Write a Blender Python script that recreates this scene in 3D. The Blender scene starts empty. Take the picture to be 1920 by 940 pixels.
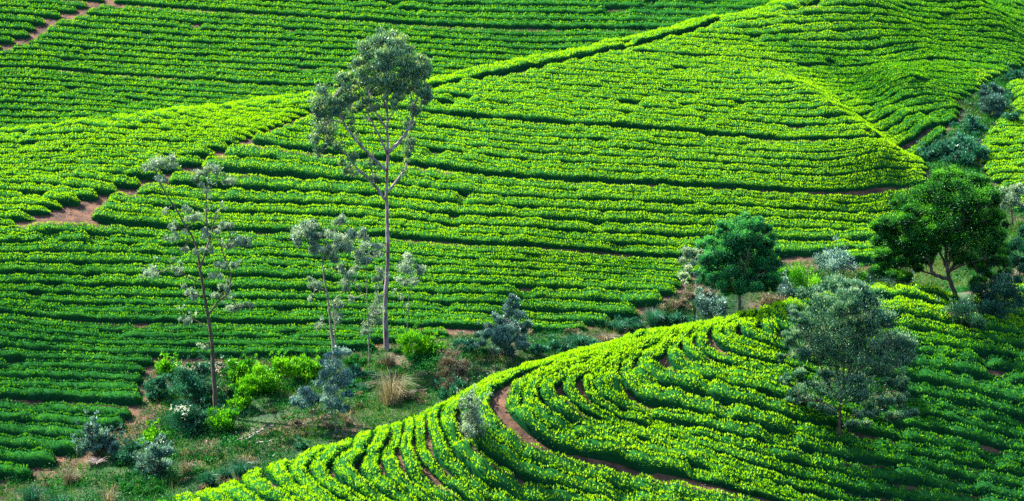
import bpy, math, random, sys
import numpy as np
from mathutils import Vector

RNG = np.random.default_rng(11)
random.seed(5)
COL = bpy.context.scene.collection
SC = bpy.context.scene

# ------------------------------------------------------------------ camera, sky, sun, exposure
SUN_AZ, SUN_EL = math.radians(-62), math.radians(44)     # azimuth from +Y (away from the camera) towards +X
cam_data = bpy.data.cameras.new('camera')
cam_data.sensor_width = 36.0
cam_data.lens = 36.0 * 4330.0 / 1920.0
cam_data.clip_start = 0.5
cam_data.clip_end = 6000.0
cam = bpy.data.objects.new('camera', cam_data)
cam.location = (0.0, 0.0, 45.0)
cam.rotation_euler = (math.radians(90.0 - 12.0), 0.0, 0.0)
COL.objects.link(cam)
SC.camera = cam

world = bpy.data.worlds.new('World'); SC.world = world
world.use_nodes = True
_nt = world.node_tree
_bg = _nt.nodes.get('Background') or _nt.nodes.new('ShaderNodeBackground')
_sky = _nt.nodes.new('ShaderNodeTexSky')
_sky.sky_type = 'NISHITA'
_sky.sun_disc = False
_sky.sun_elevation = SUN_EL
_sky.sun_rotation = SUN_AZ
_sky.altitude = 1800.0
_nt.links.new(_sky.outputs[0], _bg.inputs[0])
_bg.inputs[1].default_value = 0.12

sun_data = bpy.data.lights.new('sun', 'SUN')
sun_data.energy = 4.6
sun_data.angle = math.radians(0.6)
sun_data.color = (1.0, 0.94, 0.82)
sun = bpy.data.objects.new('sun', sun_data)
_d = Vector((math.sin(SUN_AZ) * math.cos(SUN_EL), math.cos(SUN_AZ) * math.cos(SUN_EL), math.sin(SUN_EL)))
sun.rotation_euler = _d.to_track_quat('Z', 'Y').to_euler()
sun.location = (-60, 120, 120)
COL.objects.link(sun)

SC.view_settings.view_transform = 'Standard'
SC.view_settings.look = 'None'
SC.view_settings.gamma = 1.0
SC.view_settings.exposure = 2.05
SC.cycles.max_bounces = 5
SC.cycles.diffuse_bounces = 2
SC.cycles.glossy_bounces = 1
SC.cycles.transmission_bounces = 3
SC.cycles.use_denoising = False

# ------------------------------------------------------------------ camera numbers
F_PX = 4330.0                    # focal length in pixels of the 1920 px wide photograph
PITCH = math.radians(12.0)
CAM_Z = 45.0                     # the camera stands on the opposite hillside
SP, CP = math.sin(PITCH), math.cos(PITCH)

def ray(u, v):
    """direction of a pixel's ray, scaled so that its y component is 1"""
    a = (np.asarray(u, float) - 960.0) / F_PX
    b = (470.0 - np.asarray(v, float)) / F_PX
    dy = CP + b * SP
    return a / dy, (-SP + b * CP) / dy

def at_dist(u, v, y):
    rx, rz = ray(u, v)
    return rx * y, np.asarray(y, float), CAM_Z + rz * y

def to_px(x, y, z):
    x, y, z = np.asarray(x, float), np.asarray(y, float), np.asarray(z, float) - CAM_Z
    d = y * CP - z * SP
    return 960.0 + F_PX * x / d, 470.0 - F_PX * (y * SP + z * CP) / d

# ------------------------------------------------------------------ terrain: thin plate through surveyed spots
TEA = 0.58
# (u, v, distance, 1 = the spot is the top of the tea, so the soil is lower)
SPOTS = [
 # near knoll: its spine
 (1480,572,122,1),(1340,590,121,1),(1200,612,119,1),(1060,652,117,1),(930,692,114.5,1),(800,762,111.5,1),(700,802,109.5,1),(600,842,107.5,1),(470,890,105.5,1),(330,940,103,1),(150,1000,100,1),
 (1620,552,126,1),(1720,535,130,1),(1790,562,133,0),(1900,530,137,1),(2050,520,142,1),
 # near knoll: flank towards the camera
 (1200,700,114.6,1),(1200,800,110.9,1),(1200,900,107.6,1),(1000,800,108.9,1),(1000,900,105.8,1),(800,860,105.5,1),(640,900,103.5,1),(1000,1020,102.3,1),(700,1020,99.5,1),(400,1020,98.5,1),
 (1400,660,117.3,1),(1400,780,112.2,1),(1400,900,108.3,1),(1600,650,121,1),(1600,740,116.6,1),(1600,830,113,1),(1600,930,109.8,1),
 (1800,640,125,1),(1800,720,120.4,1),(1800,830,115.8,1),(1800,930,112.4,1),(2000,640,129,1),(2000,780,121,1),(2000,930,115,1),(1400,1020,104.6,1),(1900,1020,109,1),
 # gully floor
 (50,905,131,0),(0,940,128,0),(200,900,130.5,0),(400,785,139,0),(560,800,137,0),(720,662,150,0),(700,760,140.5,0),(850,680,146,0),(1000,625,156,0),(1000,650,151,0),(1110,620,157.5,0),(1180,600,160,0),(1250,580,162,0),(1300,560,164,0),(1450,545,166.5,0),(1550,520,170,0),(1640,500,174,0),
 (1760,460,178,0),(1850,420,181,0),(1840,340,188,0),(1790,290,194,0),(1862,235,201,0),(1860,190,210,0),(1905,150,220,0),(1960,120,235,0),(2100,60,252,0),(-200,980,124,0),(-500,1050,117,0),
 # main slope, left / middle / right
 (100,780,137,1),(100,600,146.5,1),(100,410,157.3,0),(100,320,164,1),(100,240,170.5,1),
 (350,600,149,1),(350,420,160,1),(350,300,168,1),(350,205,176,1),
 (600,600,152,1),(600,430,161.5,1),(600,300,169.5,1),(600,172,179.5,1),
 (960,550,157.5,1),(960,450,162.2,1),(960,350,168,1),(960,250,175,1),(960,180,181,1),(960,113,189,1),
 (1200,520,164,1),(1200,400,170,1),(1200,250,180,1),(1200,150,189,1),(1200,65,200.5,1),
 (1450,480,172,1),(1450,350,179.5,1),(1450,250,186.5,1),(1450,130,198,1),(1500,160,193.5,1),(1450,60,207,1),(1480,5,218,1),
 (1640,400,183,1),(1700,345,185.5,1),(1640,275,187,1),(1560,200,191.5,1),
 (1700,250,198,1),(1780,225,203,1),(1790,180,208,1),(1650,100,213,1),(1605,145,206.5,1),(1660,172,206,1),(1700,215,201,1),(1705,130,209,1),(1800,100,222,1),(1900,50,236,1),(1900,110,227,1),(1700,10,227,1),(1900,0,247,1),(2100,0,262,1),(1340,32,208.5,1),(1600,-25,223,1),(1750,-45,238,1),(1900,-60,254,1),(1740,300,194,1),
 (-200,560,142,1),(-200,380,155,1),(-200,270,164,1),(-500,600,135,1),(-500,300,155,1),
 # slope on the far side of the gully, right edge
 (1900,300,192,1),(1920,235,200,1),(1940,165,212,1),(1930,380,184,1),(2100,300,192,1),(2100,180,208,1),
 # far slope
 (100,215,229,1),(400,178,233,1),(700,140,238,1),(1000,90,245,1),(1250,45,252,1),(100,100,239,1),(400,70,243,1),(700,40,247,1),(1000,20,251,1),
 (100,0,248,1),(400,-20,251,1),(800,-40,257,1),(1250,-30,262,1),(-300,200,222,1),(-300,0,240,1),(1500,-60,275,1),
]
# spots nobody sees: (x, y, height below the camera)
HIDDEN = [
 # the back of the knoll
 (-13,110,-36.7),(-13,116,-39.8),(-13,123,-41.2),(-7,115,-36.5),(-8,121,-39.5),(-8,128,-40.7),(-3,118,-35.3),(-3,124,-38.4),(-3,132,-40),(2,120.5,-33.6),(3,127,-37.3),(3,136,-39.7),(7.5,124,-32.9),(8,130,-36.2),(8,138,-39.4),(8,148,-40),
 (12,127,-32.4),(13,134,-35.6),(13,143,-38.8),(14,152,-39.8),(18,134,-33.3),(19,142,-36.3),(20,152,-38.8),(25,145,-35),(28,155,-37.5),(32,168,-38.8),(-17,107,-38.4),(-18,114,-41.2),(-24,108,-41.5),(-24,98,-39.5),
 # behind the main ridge
 (-40,176,-29.2),(-40,186,-33),(-40,200,-36),(-25,184,-28.8),(-25,195,-33.2),(-25,210,-36.5),(-15,187,-28.3),(-15,198,-33),(-15,215,-36.5),(-1,197,-27),(-1,207,-31.5),(-1,222,-35),(12,208,-25.3),(12,218,-29.3),(12,232,-32.5),(27,227,-24.2),(27,238,-27.2),(27,250,-29),(45,248,-25.5),(45,262,-26),
 (-70,165,-29),(-70,200,-34),(-90,150,-34),
 # in front of the knoll and further up the far slope
 (-30,85,-42),(0,88,-40),(30,92,-40),(-60,110,-44),(60,110,-38),(0,300,-10),(-60,290,-8),(60,310,-8),(90,220,-26),(90,170,-33),
]
N_KNOLL = [i for i, p in enumerate(SPOTS) if p[:2] == (50, 905)][0]
def swing(u, d):
    # turns the main slope and the far slope a little so that they face the camera more squarely
    return d * (1 - (min(u, 1600) - 860) * 0.0001) if u > 860 else d if u > 760 else d * (1 + (760 - max(u, -500)) * 0.00004)
def build_tps():
    pts, zs = [], []
    for i, (u, v, d, t) in enumerate(SPOTS):
        if i >= N_KNOLL: d = swing(u, d)
        x, y, z = at_dist(u, v, d)
        pts.append((float(x), float(y))); zs.append(float(z) - (TEA if t else 0.0))
    for x, y, h in HIDDEN:
        if y > 164 and y < 280:
            k = swing(960 + F_PX * x / y, y) / y; x, y, h = x * k, y * k, h * k
        pts.append((x, y)); zs.append(CAM_Z + h)
    return tps_fit(np.array(pts), np.array(zs), 0.6)

def tps_fit(P, Z, lam=0.0):
    n = len(P)
    d2 = ((P[:, None] - P[None]) ** 2).sum(-1)
    K = 0.5 * d2 * np.log(d2 + 1e-9)
    A = np.zeros((n + 3, n + 3)); A[:n, :n] = K + lam * np.eye(n)
    A[:n, n] = 1; A[:n, n + 1:] = P; A[n, :n] = 1; A[n + 1:, :n] = P.T
    w = np.linalg.solve(A, np.concatenate([Z, np.zeros(3)]))
    return P, w

def tps_eval(T, x, y):
    P, w = T
    x = np.asarray(x, float); y = np.asarray(y, float)
    shp = x.shape; x = x.ravel(); y = y.ravel()
    out = np.empty(len(x)); n = len(P)
    for s in range(0, len(x), 20000):
        xx, yy = x[s:s + 20000], y[s:s + 20000]
        d2 = (xx[:, None] - P[None, :, 0]) ** 2 + (yy[:, None] - P[None, :, 1]) ** 2
        out[s:s + 20000] = (0.5 * d2 * np.log(d2 + 1e-9)) @ w[:n] + w[n] + w[n + 1] * xx + w[n + 2] * yy
    return out.reshape(shp)

# cached height grid
GX0, GX1, GY0, GY1, GS = -110.0, 110.0, 78.0, 330.0, 0.5
_T = build_tps()
_gx = np.arange(GX0, GX1 + GS / 2, GS); _gy = np.arange(GY0, GY1 + GS / 2, GS)
_X, _Y = np.meshgrid(_gx, _gy)
H = tps_eval(_T, _X, _Y)

def grid_lookup(G, x, y):
    fx = np.clip((np.asarray(x, float) - GX0) / GS, 0, len(_gx) - 1.001)
    fy = np.clip((np.asarray(y, float) - GY0) / GS, 0, len(_gy) - 1.001)
    i = fx.astype(int); j = fy.astype(int); a = fx - i; b = fy - j
    return (G[j, i] * (1 - a) * (1 - b) + G[j, i + 1] * a * (1 - b) + G[j + 1, i] * (1 - a) * b + G[j + 1, i + 1] * a * b)

def ground(x, y): return grid_lookup(H, x, y)

RANGES = {'near': (84, 143), 'mid': (122, 262), 'far': (214, 325)}
def drop(u, v, layer='mid', lift=0.0):
    """where the ray of a pixel meets the ground (+lift) inside a distance range; the nearest miss at a ridge line"""
    u = np.atleast_1d(np.asarray(u, float)); v = np.atleast_1d(np.asarray(v, float))
    lo, hi = RANGES[layer]
    ys = np.arange(lo, hi, 0.2)
    rx, rz = ray(u, v)
    X = rx[:, None] * ys; Y = np.broadcast_to(ys, X.shape); Z = CAM_Z + rz[:, None] * ys
    c = Z - ground(X, Y) - lift
    hit = (c <= 0) & (np.concatenate([np.ones((len(u), 1), bool), c[:, :-1] > 0], 1))
    k = np.where(hit.any(1), hit.argmax(1), np.abs(c).argmin(1))
    yy = ys[k]
    return rx * yy, yy
# ------------------------------------------------------------------ tea fields
# dark furrows between the hedges, surveyed as pixel lines; each is (line, 1 if it is a wide terrace gap)
L_MAIN = [
 ([(1300,-22),(1450,-28),(1560,-30),(1650,-28),(1800,-15),(1950,-5)],0),
 ([(1450,32),(1560,22),(1640,28),(1750,40),(1900,50)],0),
 ([(1390,66),(1470,62),(1550,58),(1650,52),(1740,56),(1900,72)],0),
 ([(1200,92),(1280,98),(1400,105),(1450,112),(1580,118),(1620,117),(1690,110),(1800,108),(1900,122)],1),
 ([(1180,124),(1350,134),(1440,140),(1520,150),(1570,151),(1640,140),(1700,123),(1780,129),(1860,143)],0),
 ([(905,140),(1048,146),(1280,159),(1400,163),(1484,168),(1540,172),(1580,166),(1620,157),(1690,138),(1760,150),(1830,158)],0),
 ([(760,170),(900,178),(1048,188),(1280,203),(1420,210),(1500,216),(1560,222),(1600,227),(1645,222),(1700,198),(1750,182),(1805,190)],0),
 ([(640,193),(786,204),(858,213),(963,223),(1048,228),(1280,243),(1382,252),(1485,254),(1586,259),(1644,268),(1700,256),(1756,245),(1790,224)],1),
 ([(430,262),(520,272),(640,288),(760,303),(858,317),(946,330),(1048,335),(1280,343),(1382,347),(1485,357),(1586,354),(1700,348),(1760,335)],1),
 ([(230,358),(400,378),(640,384),(770,392),(870,400),(1010,407),(1280,420),(1640,432),(1740,425)],0),
 ([(-200,432),(0,420),(90,412),(160,411),(240,421),(340,427),(545,431),(622,436),(742,439),(880,451),(943,455),(1055,461),(1132,469),(1280,479),(1470,489),(1640,494),(1750,490)],1),
 ([(-200,490),(0,489),(212,493),(357,496),(527,496),(655,502),(796,508),(900,511),(1000,515),(1101,519),(1272,527)],0),
 ([(-200,524),(25,526),(84,528),(217,534),(332,537),(477,540),(640,541),(808,545),(902,550),(1030,556),(1101,563),(1196,568),(1272,572)],0),
 ([(-200,565),(0,579),(51,585),(123,594),(230,599),(383,599),(578,601),(681,601),(800,606),(900,610),(1000,617)],1),
 ([(-200,655),(0,668),(150,672),(300,678),(480,676)],0),
 ([(-200,730),(0,741),(64,747),(153,749),(217,751),(260,755)],1),
 ([(-200,800),(0,812),(100,818),(190,824)],0),
 ([(-200,850),(0,862),(90,870)],0),
]
L_LEFT = [
 ([(300,198),(430,202),(570,207)],0),
 ([(140,226),(340,230),(480,240)],0),
 ([(0,258),(160,246),(330,250),(460,252)],0),
 ([(-200,290),(0,285),(170,277),(360,290)],0),
 ([(-200,335),(0,327),(136,333),(240,345)],0),
 ([(-200,375),(0,367),(110,374),(170,380)],0),
 ([(-200,415),(0,404),(100,406)],0),
]
L_FAR = [
 ([(-200,-62),(200,-62),(640,-38),(900,-28),(1300,-25)],0),
 ([(-200,-15),(0,-12),(100,-8),(204,3),(442,20),(640,33),(800,44),(1000,52),(1300,52)],1),
 ([(-200,62),(0,50),(95,58),(238,68),(340,77),(487,82),(640,90),(780,98),(900,108),(1000,112)],0),
 ([(-200,122),(0,121),(92,124),(184,134),(340,143),(510,156),(620,160)],1),
 ([(-200,165),(0,165),(136,170),(296,186),(360,192)],0),
 ([(-200,208),(0,204),(100,208),(200,206)],0),
]
L_RIGHT = [
 ([(1890,165),(1935,155),(2050,145)],0),
 ([(1880,212),(1930,208),(2050,205)],0),
 ([(1840,275),(1930,268),(2050,268)],0),
 ([(1840,325),(1930,320),(2050,322)],0),
 ([(1870,372),(1930,380),(2050,385)],0),
]
L_KNOLL = [
 ([(420,920),(440,945),(480,975)],0),
 ([(540,878),(550,898),(575,917),(620,942)],0),
 ([(650,838),(600,862),(611,884),(640,905),(680,928),(730,955)],0),
 ([(760,790),(738,830),(740,858),(756,885),(780,908),(820,930),(880,957)],0),
 ([(815,768),(812,800),(830,832),(858,858),(890,882),(935,913),(1010,945)],0),
 ([(905,700),(850,738),(845,775),(878,821),(916,851),(957,880),(1008,899),(1100,921),(1210,948)],0),
 ([(1200,622),(1060,662),(1000,684),(955,703),(930,722),(919,742),(922,760),(946,785),(980,811),(1038,834),(1100,858),(1185,875),(1280,892),(1382,918),(1500,942)],1),
 ([(1120,676),(1040,706),(1024,722),(1035,739),(1072,752),(1130,777),(1198,792),(1246,807),(1300,821),(1348,835),(1396,862),(1450,880),(1552,903),(1700,932),(1920,965)],0),
 ([(1150,662),(1100,688),(1096,712),(1112,738),(1170,762),(1240,778),(1310,790),(1400,815),(1500,838),(1700,872),(1920,908)],0),
 ([(1180,652),(1169,672),(1202,695),(1238,713),(1266,728),(1330,742),(1420,762),(1500,782),(1600,802),(1760,832),(1920,862)],0),
 ([(1300,606),(1253,628),(1274,657),(1289,667),(1320,677),(1345,686),(1381,696),(1424,711),(1483,725),(1600,750),(1760,782),(1920,815)],0),
 ([(1400,588),(1345,603),(1335,614),(1345,629),(1376,642),(1419,649),(1483,663),(1600,688),(1733,714),(1790,726),(1920,752)],0),
 ([(1440,582),(1385,600),(1400,612),(1440,624),(1483,630),(1600,646),(1700,658),(1800,670),(1920,690)],0),
 ([(1560,572),(1640,580),(1720,592),(1800,606),(1920,628)],0),
]
# field outlines; entries are pixels dropped on the ground
B_MAIN = [(600,203),(435,277),(338,328),(228,364),(160,385),(205,404),(95,413),(30,424),(-250,450),(-250,905),(0,905),(60,890),(140,850),(230,800),(258,775),(270,745),(275,700),(300,675),(480,672),(600,668),(700,650),(780,630),(880,622),(960,612),(1010,617),(1068,619),(1106,614),(1157,603),(1208,586),(1255,560),(1300,520),(1440,500),(1470,488),(1655,494),(1735,430),(1745,345),(1722,280),(1762,252),(1797,226),(1806,205),(1800,188),(1838,172),(1852,152),(1915,128),(1960,100),(2080,60),(2080,-80),(1300,-80),(1290,55),(1200,82),(1060,112),(940,140),(820,162),(700,185)]
B_LEFT = [(616,198),(436,273),(342,321),(230,358),(140,384),(95,398),(45,414),(0,430),(-250,436)]
B_FAR_PATH = [(215,-20),(205,0),(140,28),(95,42),(60,68),(8,92),(-60,110)]
P_CREST = [(1500,4),(1400,19),(1290,47),(1200,67),(1060,100),(940,124),(820,148),(700,166),(600,182),(520,190)]
B_RIGHT = [(1925,140),(1888,165),(1900,190),(1880,200),(1862,240),(1834,268),(1836,299),(1850,335),(1875,352),(1885,385),(2050,420),(2080,300),(2080,120)]
B_KNOLL = [(310,960),(400,930),(480,925),(560,1040),(2080,1040),(2080,620),(1920,600),(1830,585),(1760,560),(1700,560),(1560,575)]

def dropline(pts, layer, lift=TEA):
    p = np.array(pts, float)
    # densify
    out = []
    for a, b in zip(p[:-1], p[1:]):
        n = max(1, int(np.hypot(*(b - a)) / 25))
        for k in range(n): out.append(a + (b - a) * k / n)
    out.append(p[-1]); out = np.array(out)
    x, y = drop(out[:, 0], out[:, 1], layer, lift)
    return np.stack([x, y], 1)

def smooth(P, it=2):
    for _ in range(it):
        Q = P.copy(); Q[1:-1] = (P[:-2] + 2 * P[1:-1] + P[2:]) / 4; P = Q
    return P

def seg_dist(px, py, line):
    """distance of points to a polyline"""
    best = np.full(np.shape(px), 1e9)
    for a, b in zip(line[:-1], line[1:]):
        d = b - a; L = max(1e-9, (d ** 2).sum())
        t = np.clip(((px - a[0]) * d[0] + (py - a[1]) * d[1]) / L, 0, 1)
        best = np.minimum(best, np.hypot(px - a[0] - t * d[0], py - a[1] - t * d[1]))
    return best

def inside(px, py, poly):
    px = np.asarray(px, float); py = np.asarray(py, float)
    r = np.zeros(px.shape, bool)
    n = len(poly)
    for i in range(n):
        x0, y0 = poly[i]; x1, y1 = poly[(i + 1) % n]
        if y0 == y1: continue
        c = ((y0 > py) != (y1 > py)) & (px < (x1 - x0) * (py - y0) / (y1 - y0) + x0)
        r ^= c
    return r

def fit_rows(lines, layer, spacing):
    W = [smooth(dropline(l, layer)) for l, g in lines]
    idx = [0.0]; wide = {}
    for k in range(1, len(W)):
        A, B = W[k - 1], W[k]
        zA = ground(A[:, 0], A[:, 1]); zB = ground(B[:, 0], B[:, 1])
        D = []
        for (x, y), z in zip(A, zA):
            d = np.hypot(B[:, 0] - x, B[:, 1] - y); j = d.argmin()
            if 0 < j < len(B) - 1: D.append(math.hypot(d[j], zB[j] - z))
        d = np.median(D) if D else 1.4
        sp = spacing[min(k, len(spacing) - 1)] if isinstance(spacing, list) else spacing
        idx.append(idx[-1] + max(1, round(d / sp)))
    P = []; V = []
    for k, w in enumerate(W):
        s = w[::2]
        P.append(s); V.append(np.full(len(s), idx[k]))
        if lines[k][1]: wide[int(idx[k])] = 1
    P = np.concatenate(P); V = np.concatenate(V)
    return tps_fit(P, V, 0.5), idx, wide

def march(G, x0, y0, gs, level):
    """polylines of a level set of a grid"""
    ny, nx = G.shape
    S = G > level
    pts = {}; adj = {}
    ys, xs = np.where((S[:-1, :-1] != S[:-1, 1:]) | (S[:-1, :-1] != S[1:, :-1]) | (S[:-1, :-1] != S[1:, 1:]))
    def ept(j, i, h):
        key = (j, i, h)
        if key not in pts:
            a = G[j, i]; b = G[j, i + 1] if h else G[j + 1, i]
            t = (level - a) / (b - a)
            pts[key] = (x0 + gs * (i + (t if h else 0)), y0 + gs * (j + (0 if h else t)))
        return key
    for j, i in zip(ys.tolist(), xs.tolist()):
        c = [S[j, i], S[j, i + 1], S[j + 1, i + 1], S[j + 1, i]]
        e = []
        if c[0] != c[1]: e.append(ept(j, i, 1))
        if c[1] != c[2]: e.append(ept(j, i + 1, 0))
        if c[2] != c[3]: e.append(ept(j + 1, i, 1))
        if c[3] != c[0]: e.append(ept(j, i, 0))
        for q in range(0, len(e) - 1, 2):
            adj.setdefault(e[q], []).append(e[q + 1]); adj.setdefault(e[q + 1], []).append(e[q])
    seen = set(); out = []
    for st in sorted(adj, key=lambda k: len(adj[k])):
        if st in seen: continue
        line = [st]; seen.add(st)
        while True:
            n = [m for m in adj[line[-1]] if m not in seen]
            if not n: break
            line.append(n[0]); seen.add(n[0])
        if len(line) > 4: out.append(np.array([pts[k] for k in line]))
    return out

def resample(P, step):
    d = np.concatenate([[0], np.cumsum(np.hypot(*np.diff(P, axis=0).T))])
    n = max(2, int(round(d[-1] / step)) + 1)
    s = np.linspace(0, d[-1], n)
    return np.stack([np.interp(s, d, P[:, 0]), np.interp(s, d, P[:, 1])], 1)

def rows_of(fit, poly_xy, cuts, bbox, minlen=2.0, sh=0.2):
    T, idx, wide = fit
    gs = 0.5
    xs = np.arange(bbox[0], bbox[2], gs); ys = np.arange(bbox[1], bbox[3], gs)
    X, Y = np.meshgrid(xs, ys)
    G = tps_eval(T, X, Y)
    out = []
    for lev in np.arange(math.floor(G.min()), math.ceil(G.max())):
        if lev < idx[0] - 4 or lev > idx[-1] + 4: continue
        l = lev + 0.5
        if int(lev) in wide: l += sh
        if int(lev) + 1 in wide: l -= sh
        for P in march(G, bbox[0], bbox[1], gs, l):
            P = smooth(resample(P, 0.4), 3)
            ok = inside(P[:, 0], P[:, 1], poly_xy)
            for c, w in cuts: ok &= seg_dist(P[:, 0], P[:, 1], c) > w
            k = 0
            while k < len(P):
                if ok[k]:
                    e = k
                    while e < len(P) and ok[e]: e += 1
                    if (e - k) * 0.4 > minlen: out.append((int(lev), P[k:e]))
                    k = e
                else: k += 1
    return out

def in_view(P, z, mu=230, mv=90):
    u, v = to_px(P[:, 0], P[:, 1], z)
    return ((u > -mu) & (u < 1920 + mu) & (v > -mv) & (v < 940 + mv))

def poly_drop(pts, layer, lift=0.3):
    p = np.array(pts, float)
    return np.stack(drop(p[:, 0], p[:, 1], layer, lift), 1)

W_CREST = smooth(dropline(P_CREST, 'mid', 0.75), 4)            # from upper right to left
# fields as ground polygons
Q_MAIN = poly_drop(B_MAIN, 'mid')
_l = poly_drop(B_LEFT, 'mid')
_ridge_left = W_CREST[::-1]
Q_LEFT = np.concatenate([_l, [[-75, 200], [-30, 206], [-14, 196], [-14, 188]]])
_kn = poly_drop(B_KNOLL, 'near')
Q_KNOLL = np.array([(-22,92),(26,90),(45,96),(45,140),(36,141),(30,136.5),(26.3,131),(22,133.5),(14,129),(6,126),(0,121.5),(-8,116),(-14,109),(-22,105)], float)
Q_FAR = np.array([(-75,205),(75,228),(80,300),(-75,300)], float)
Q_RIGHT = poly_drop(B_RIGHT, 'mid')
PATH_FAR = poly_drop(B_FAR_PATH, 'far')

FIELDS = {}
FIT = {}
_f = fit_rows(L_MAIN, 'mid', [1.0, 0.95, 0.95, 0.95, 0.95, 0.95, 0.95, 1.0, 1.05, 1.08, 1.1, 1.1, 1.0, 1.0, 1.0, 1.05, 1.1])
FIELDS['main'] = rows_of(_f, Q_MAIN, [(W_CREST, 1.2)], (-75, 118, 75, 262))
IDX_MAIN = _f[1]; FIT['main'] = _f
_f = fit_rows(L_LEFT, 'mid', 1.12); FIT['left'] = _f; FIELDS['left'] = rows_of(_f, Q_LEFT, [(W_CREST[:-6], 1.3)], (-75, 140, 0, 205))
_f = fit_rows(L_FAR, 'far', 1.2); FIT['far'] = _f; FIELDS['far'] = rows_of(_f, Q_FAR, [(PATH_FAR, 0.3)], (-75, 205, 80, 300), sh=0.15)
_f = fit_rows(L_RIGHT, 'mid', 1.2); FIT['right'] = _f; FIELDS['right'] = rows_of(_f, Q_RIGHT, [], (20, 150, 75, 240))
_f = fit_rows(L_KNOLL, 'near', 1.02); FIELDS['knoll'] = rows_of(_f, Q_KNOLL, [], (-24, 90, 46, 142), sh=0.26)
INFILL = 1.5
def _sp(T, x, y, e=0.3):
    return 1 / (np.hypot(tps_eval(T, x + e, y) - tps_eval(T, x - e, y), tps_eval(T, x, y + e) - tps_eval(T, x, y - e)) / (2 * e) + 1e-6)
def infill(fit, poly_xy, bbox, thr):
    T, idx, wide = fit; gs = 0.5; out = []
    xs = np.arange(bbox[0], bbox[2], gs); ys = np.arange(bbox[1], bbox[3], gs); X, Y = np.meshgrid(xs, ys); G = tps_eval(T, X, Y)
    for lev in range(int(idx[0]) - 2, int(idx[-1]) + 3):
        if lev in wide: continue
        for P in march(G, bbox[0], bbox[1], gs, lev):
            P = smooth(resample(P, 0.4), 3); ok = inside(P[:, 0], P[:, 1], poly_xy) & (_sp(T, P[:, 0], P[:, 1]) > thr)
            k = 0
            while k < len(P):
                if ok[k]:
                    e = k
                    while e < len(P) and ok[e]: e += 1
                    if (e - k) * 0.4 > 1.6: out.append((lev - 0.5, P[k:e]))
                    k = e
                else: k += 1
    return out
FIELDS['knoll'] += infill(_f, Q_KNOLL, (-24, 90, 46, 142), INFILL)
def gap_bushes(rows, T, poly_xy, avoid, bbox):
    gs = 0.35; xs = np.arange(bbox[0], bbox[2], gs); ys = np.arange(bbox[1], bbox[3], gs); X, Y = np.meshgrid(xs, ys)
    D = np.full(X.shape, 9.0)
    def near(P):
        for x, y in P:
            i = int((x - bbox[0]) / gs); j = int((y - bbox[1]) / gs); a, b, c, d = max(0, j - 5), j + 6, max(0, i - 5), i + 6
            if j < -5 or i < -5: continue
            D[a:b, c:d] = np.minimum(D[a:b, c:d], np.hypot(X[a:b, c:d] - x, Y[a:b, c:d] - y))
    for l, P in rows: near(P)
    U, V = to_px(X, Y, ground(X, Y)); ok = inside(X, Y, poly_xy) & (seg_dist(X, Y, avoid) > 1.5) & (U > -60) & (U < 1980) & (V < 1000) & (V > 560)
    out = []
    while len(out) < 60:
        E = np.where(ok, D, 0); E = np.minimum(E, 1.8); j, i = np.unravel_index(E.argmax(), E.shape)
        if E[j, i] < 0.76: break
        x, y = X[j, i], Y[j, i]; e = 0.3
        gx = float(tps_eval(T, x + e, y) - tps_eval(T, x - e, y)); gy = float(tps_eval(T, x, y + e) - tps_eval(T, x, y - e)); g = math.hypot(gx, gy) + 1e-9
        t = np.array([-gy / g, gx / g]); P = np.array([x, y]) + np.linspace(-0.9, 0.9, 6)[:, None] * t
        out.append((-99, P)); near(P)
    return out
PATH_KNOLL = dropline(L_KNOLL[6][0][5:], 'near', 0.0)
FIELDS['knoll'] += gap_bushes(FIELDS['knoll'], _f[0], Q_KNOLL, PATH_KNOLL, (-24, 90, 46, 142))
IDX_KNOLL = _f[1]; FIT['knoll'] = _f
def offset_line(P, d):
    t = np.gradient(P, axis=0); t /= np.hypot(t[:, 0], t[:, 1])[:, None] + 1e-9
    return P + d * np.stack([-t[:, 1], t[:, 0]], 1)
FIELDS['crest'] = [(0, resample(W_CREST, 0.4)), (1, resample(offset_line(W_CREST, -1.15), 0.4))]
# cull what no picture could show, split where a row leaves the view
for name in FIELDS:
    new = []
    for lev, P in FIELDS[name]:
        ok = in_view(P, ground(P[:, 0], P[:, 1]) + 0.5)
        k = 0
        while k < len(P):
            if ok[k]:
                e = k
                while e < len(P) and ok[e]: e += 1
                if e - k > 5: new.append((lev, P[k:e]))
                k = e
            else: k += 1
    FIELDS[name] = new
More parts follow.
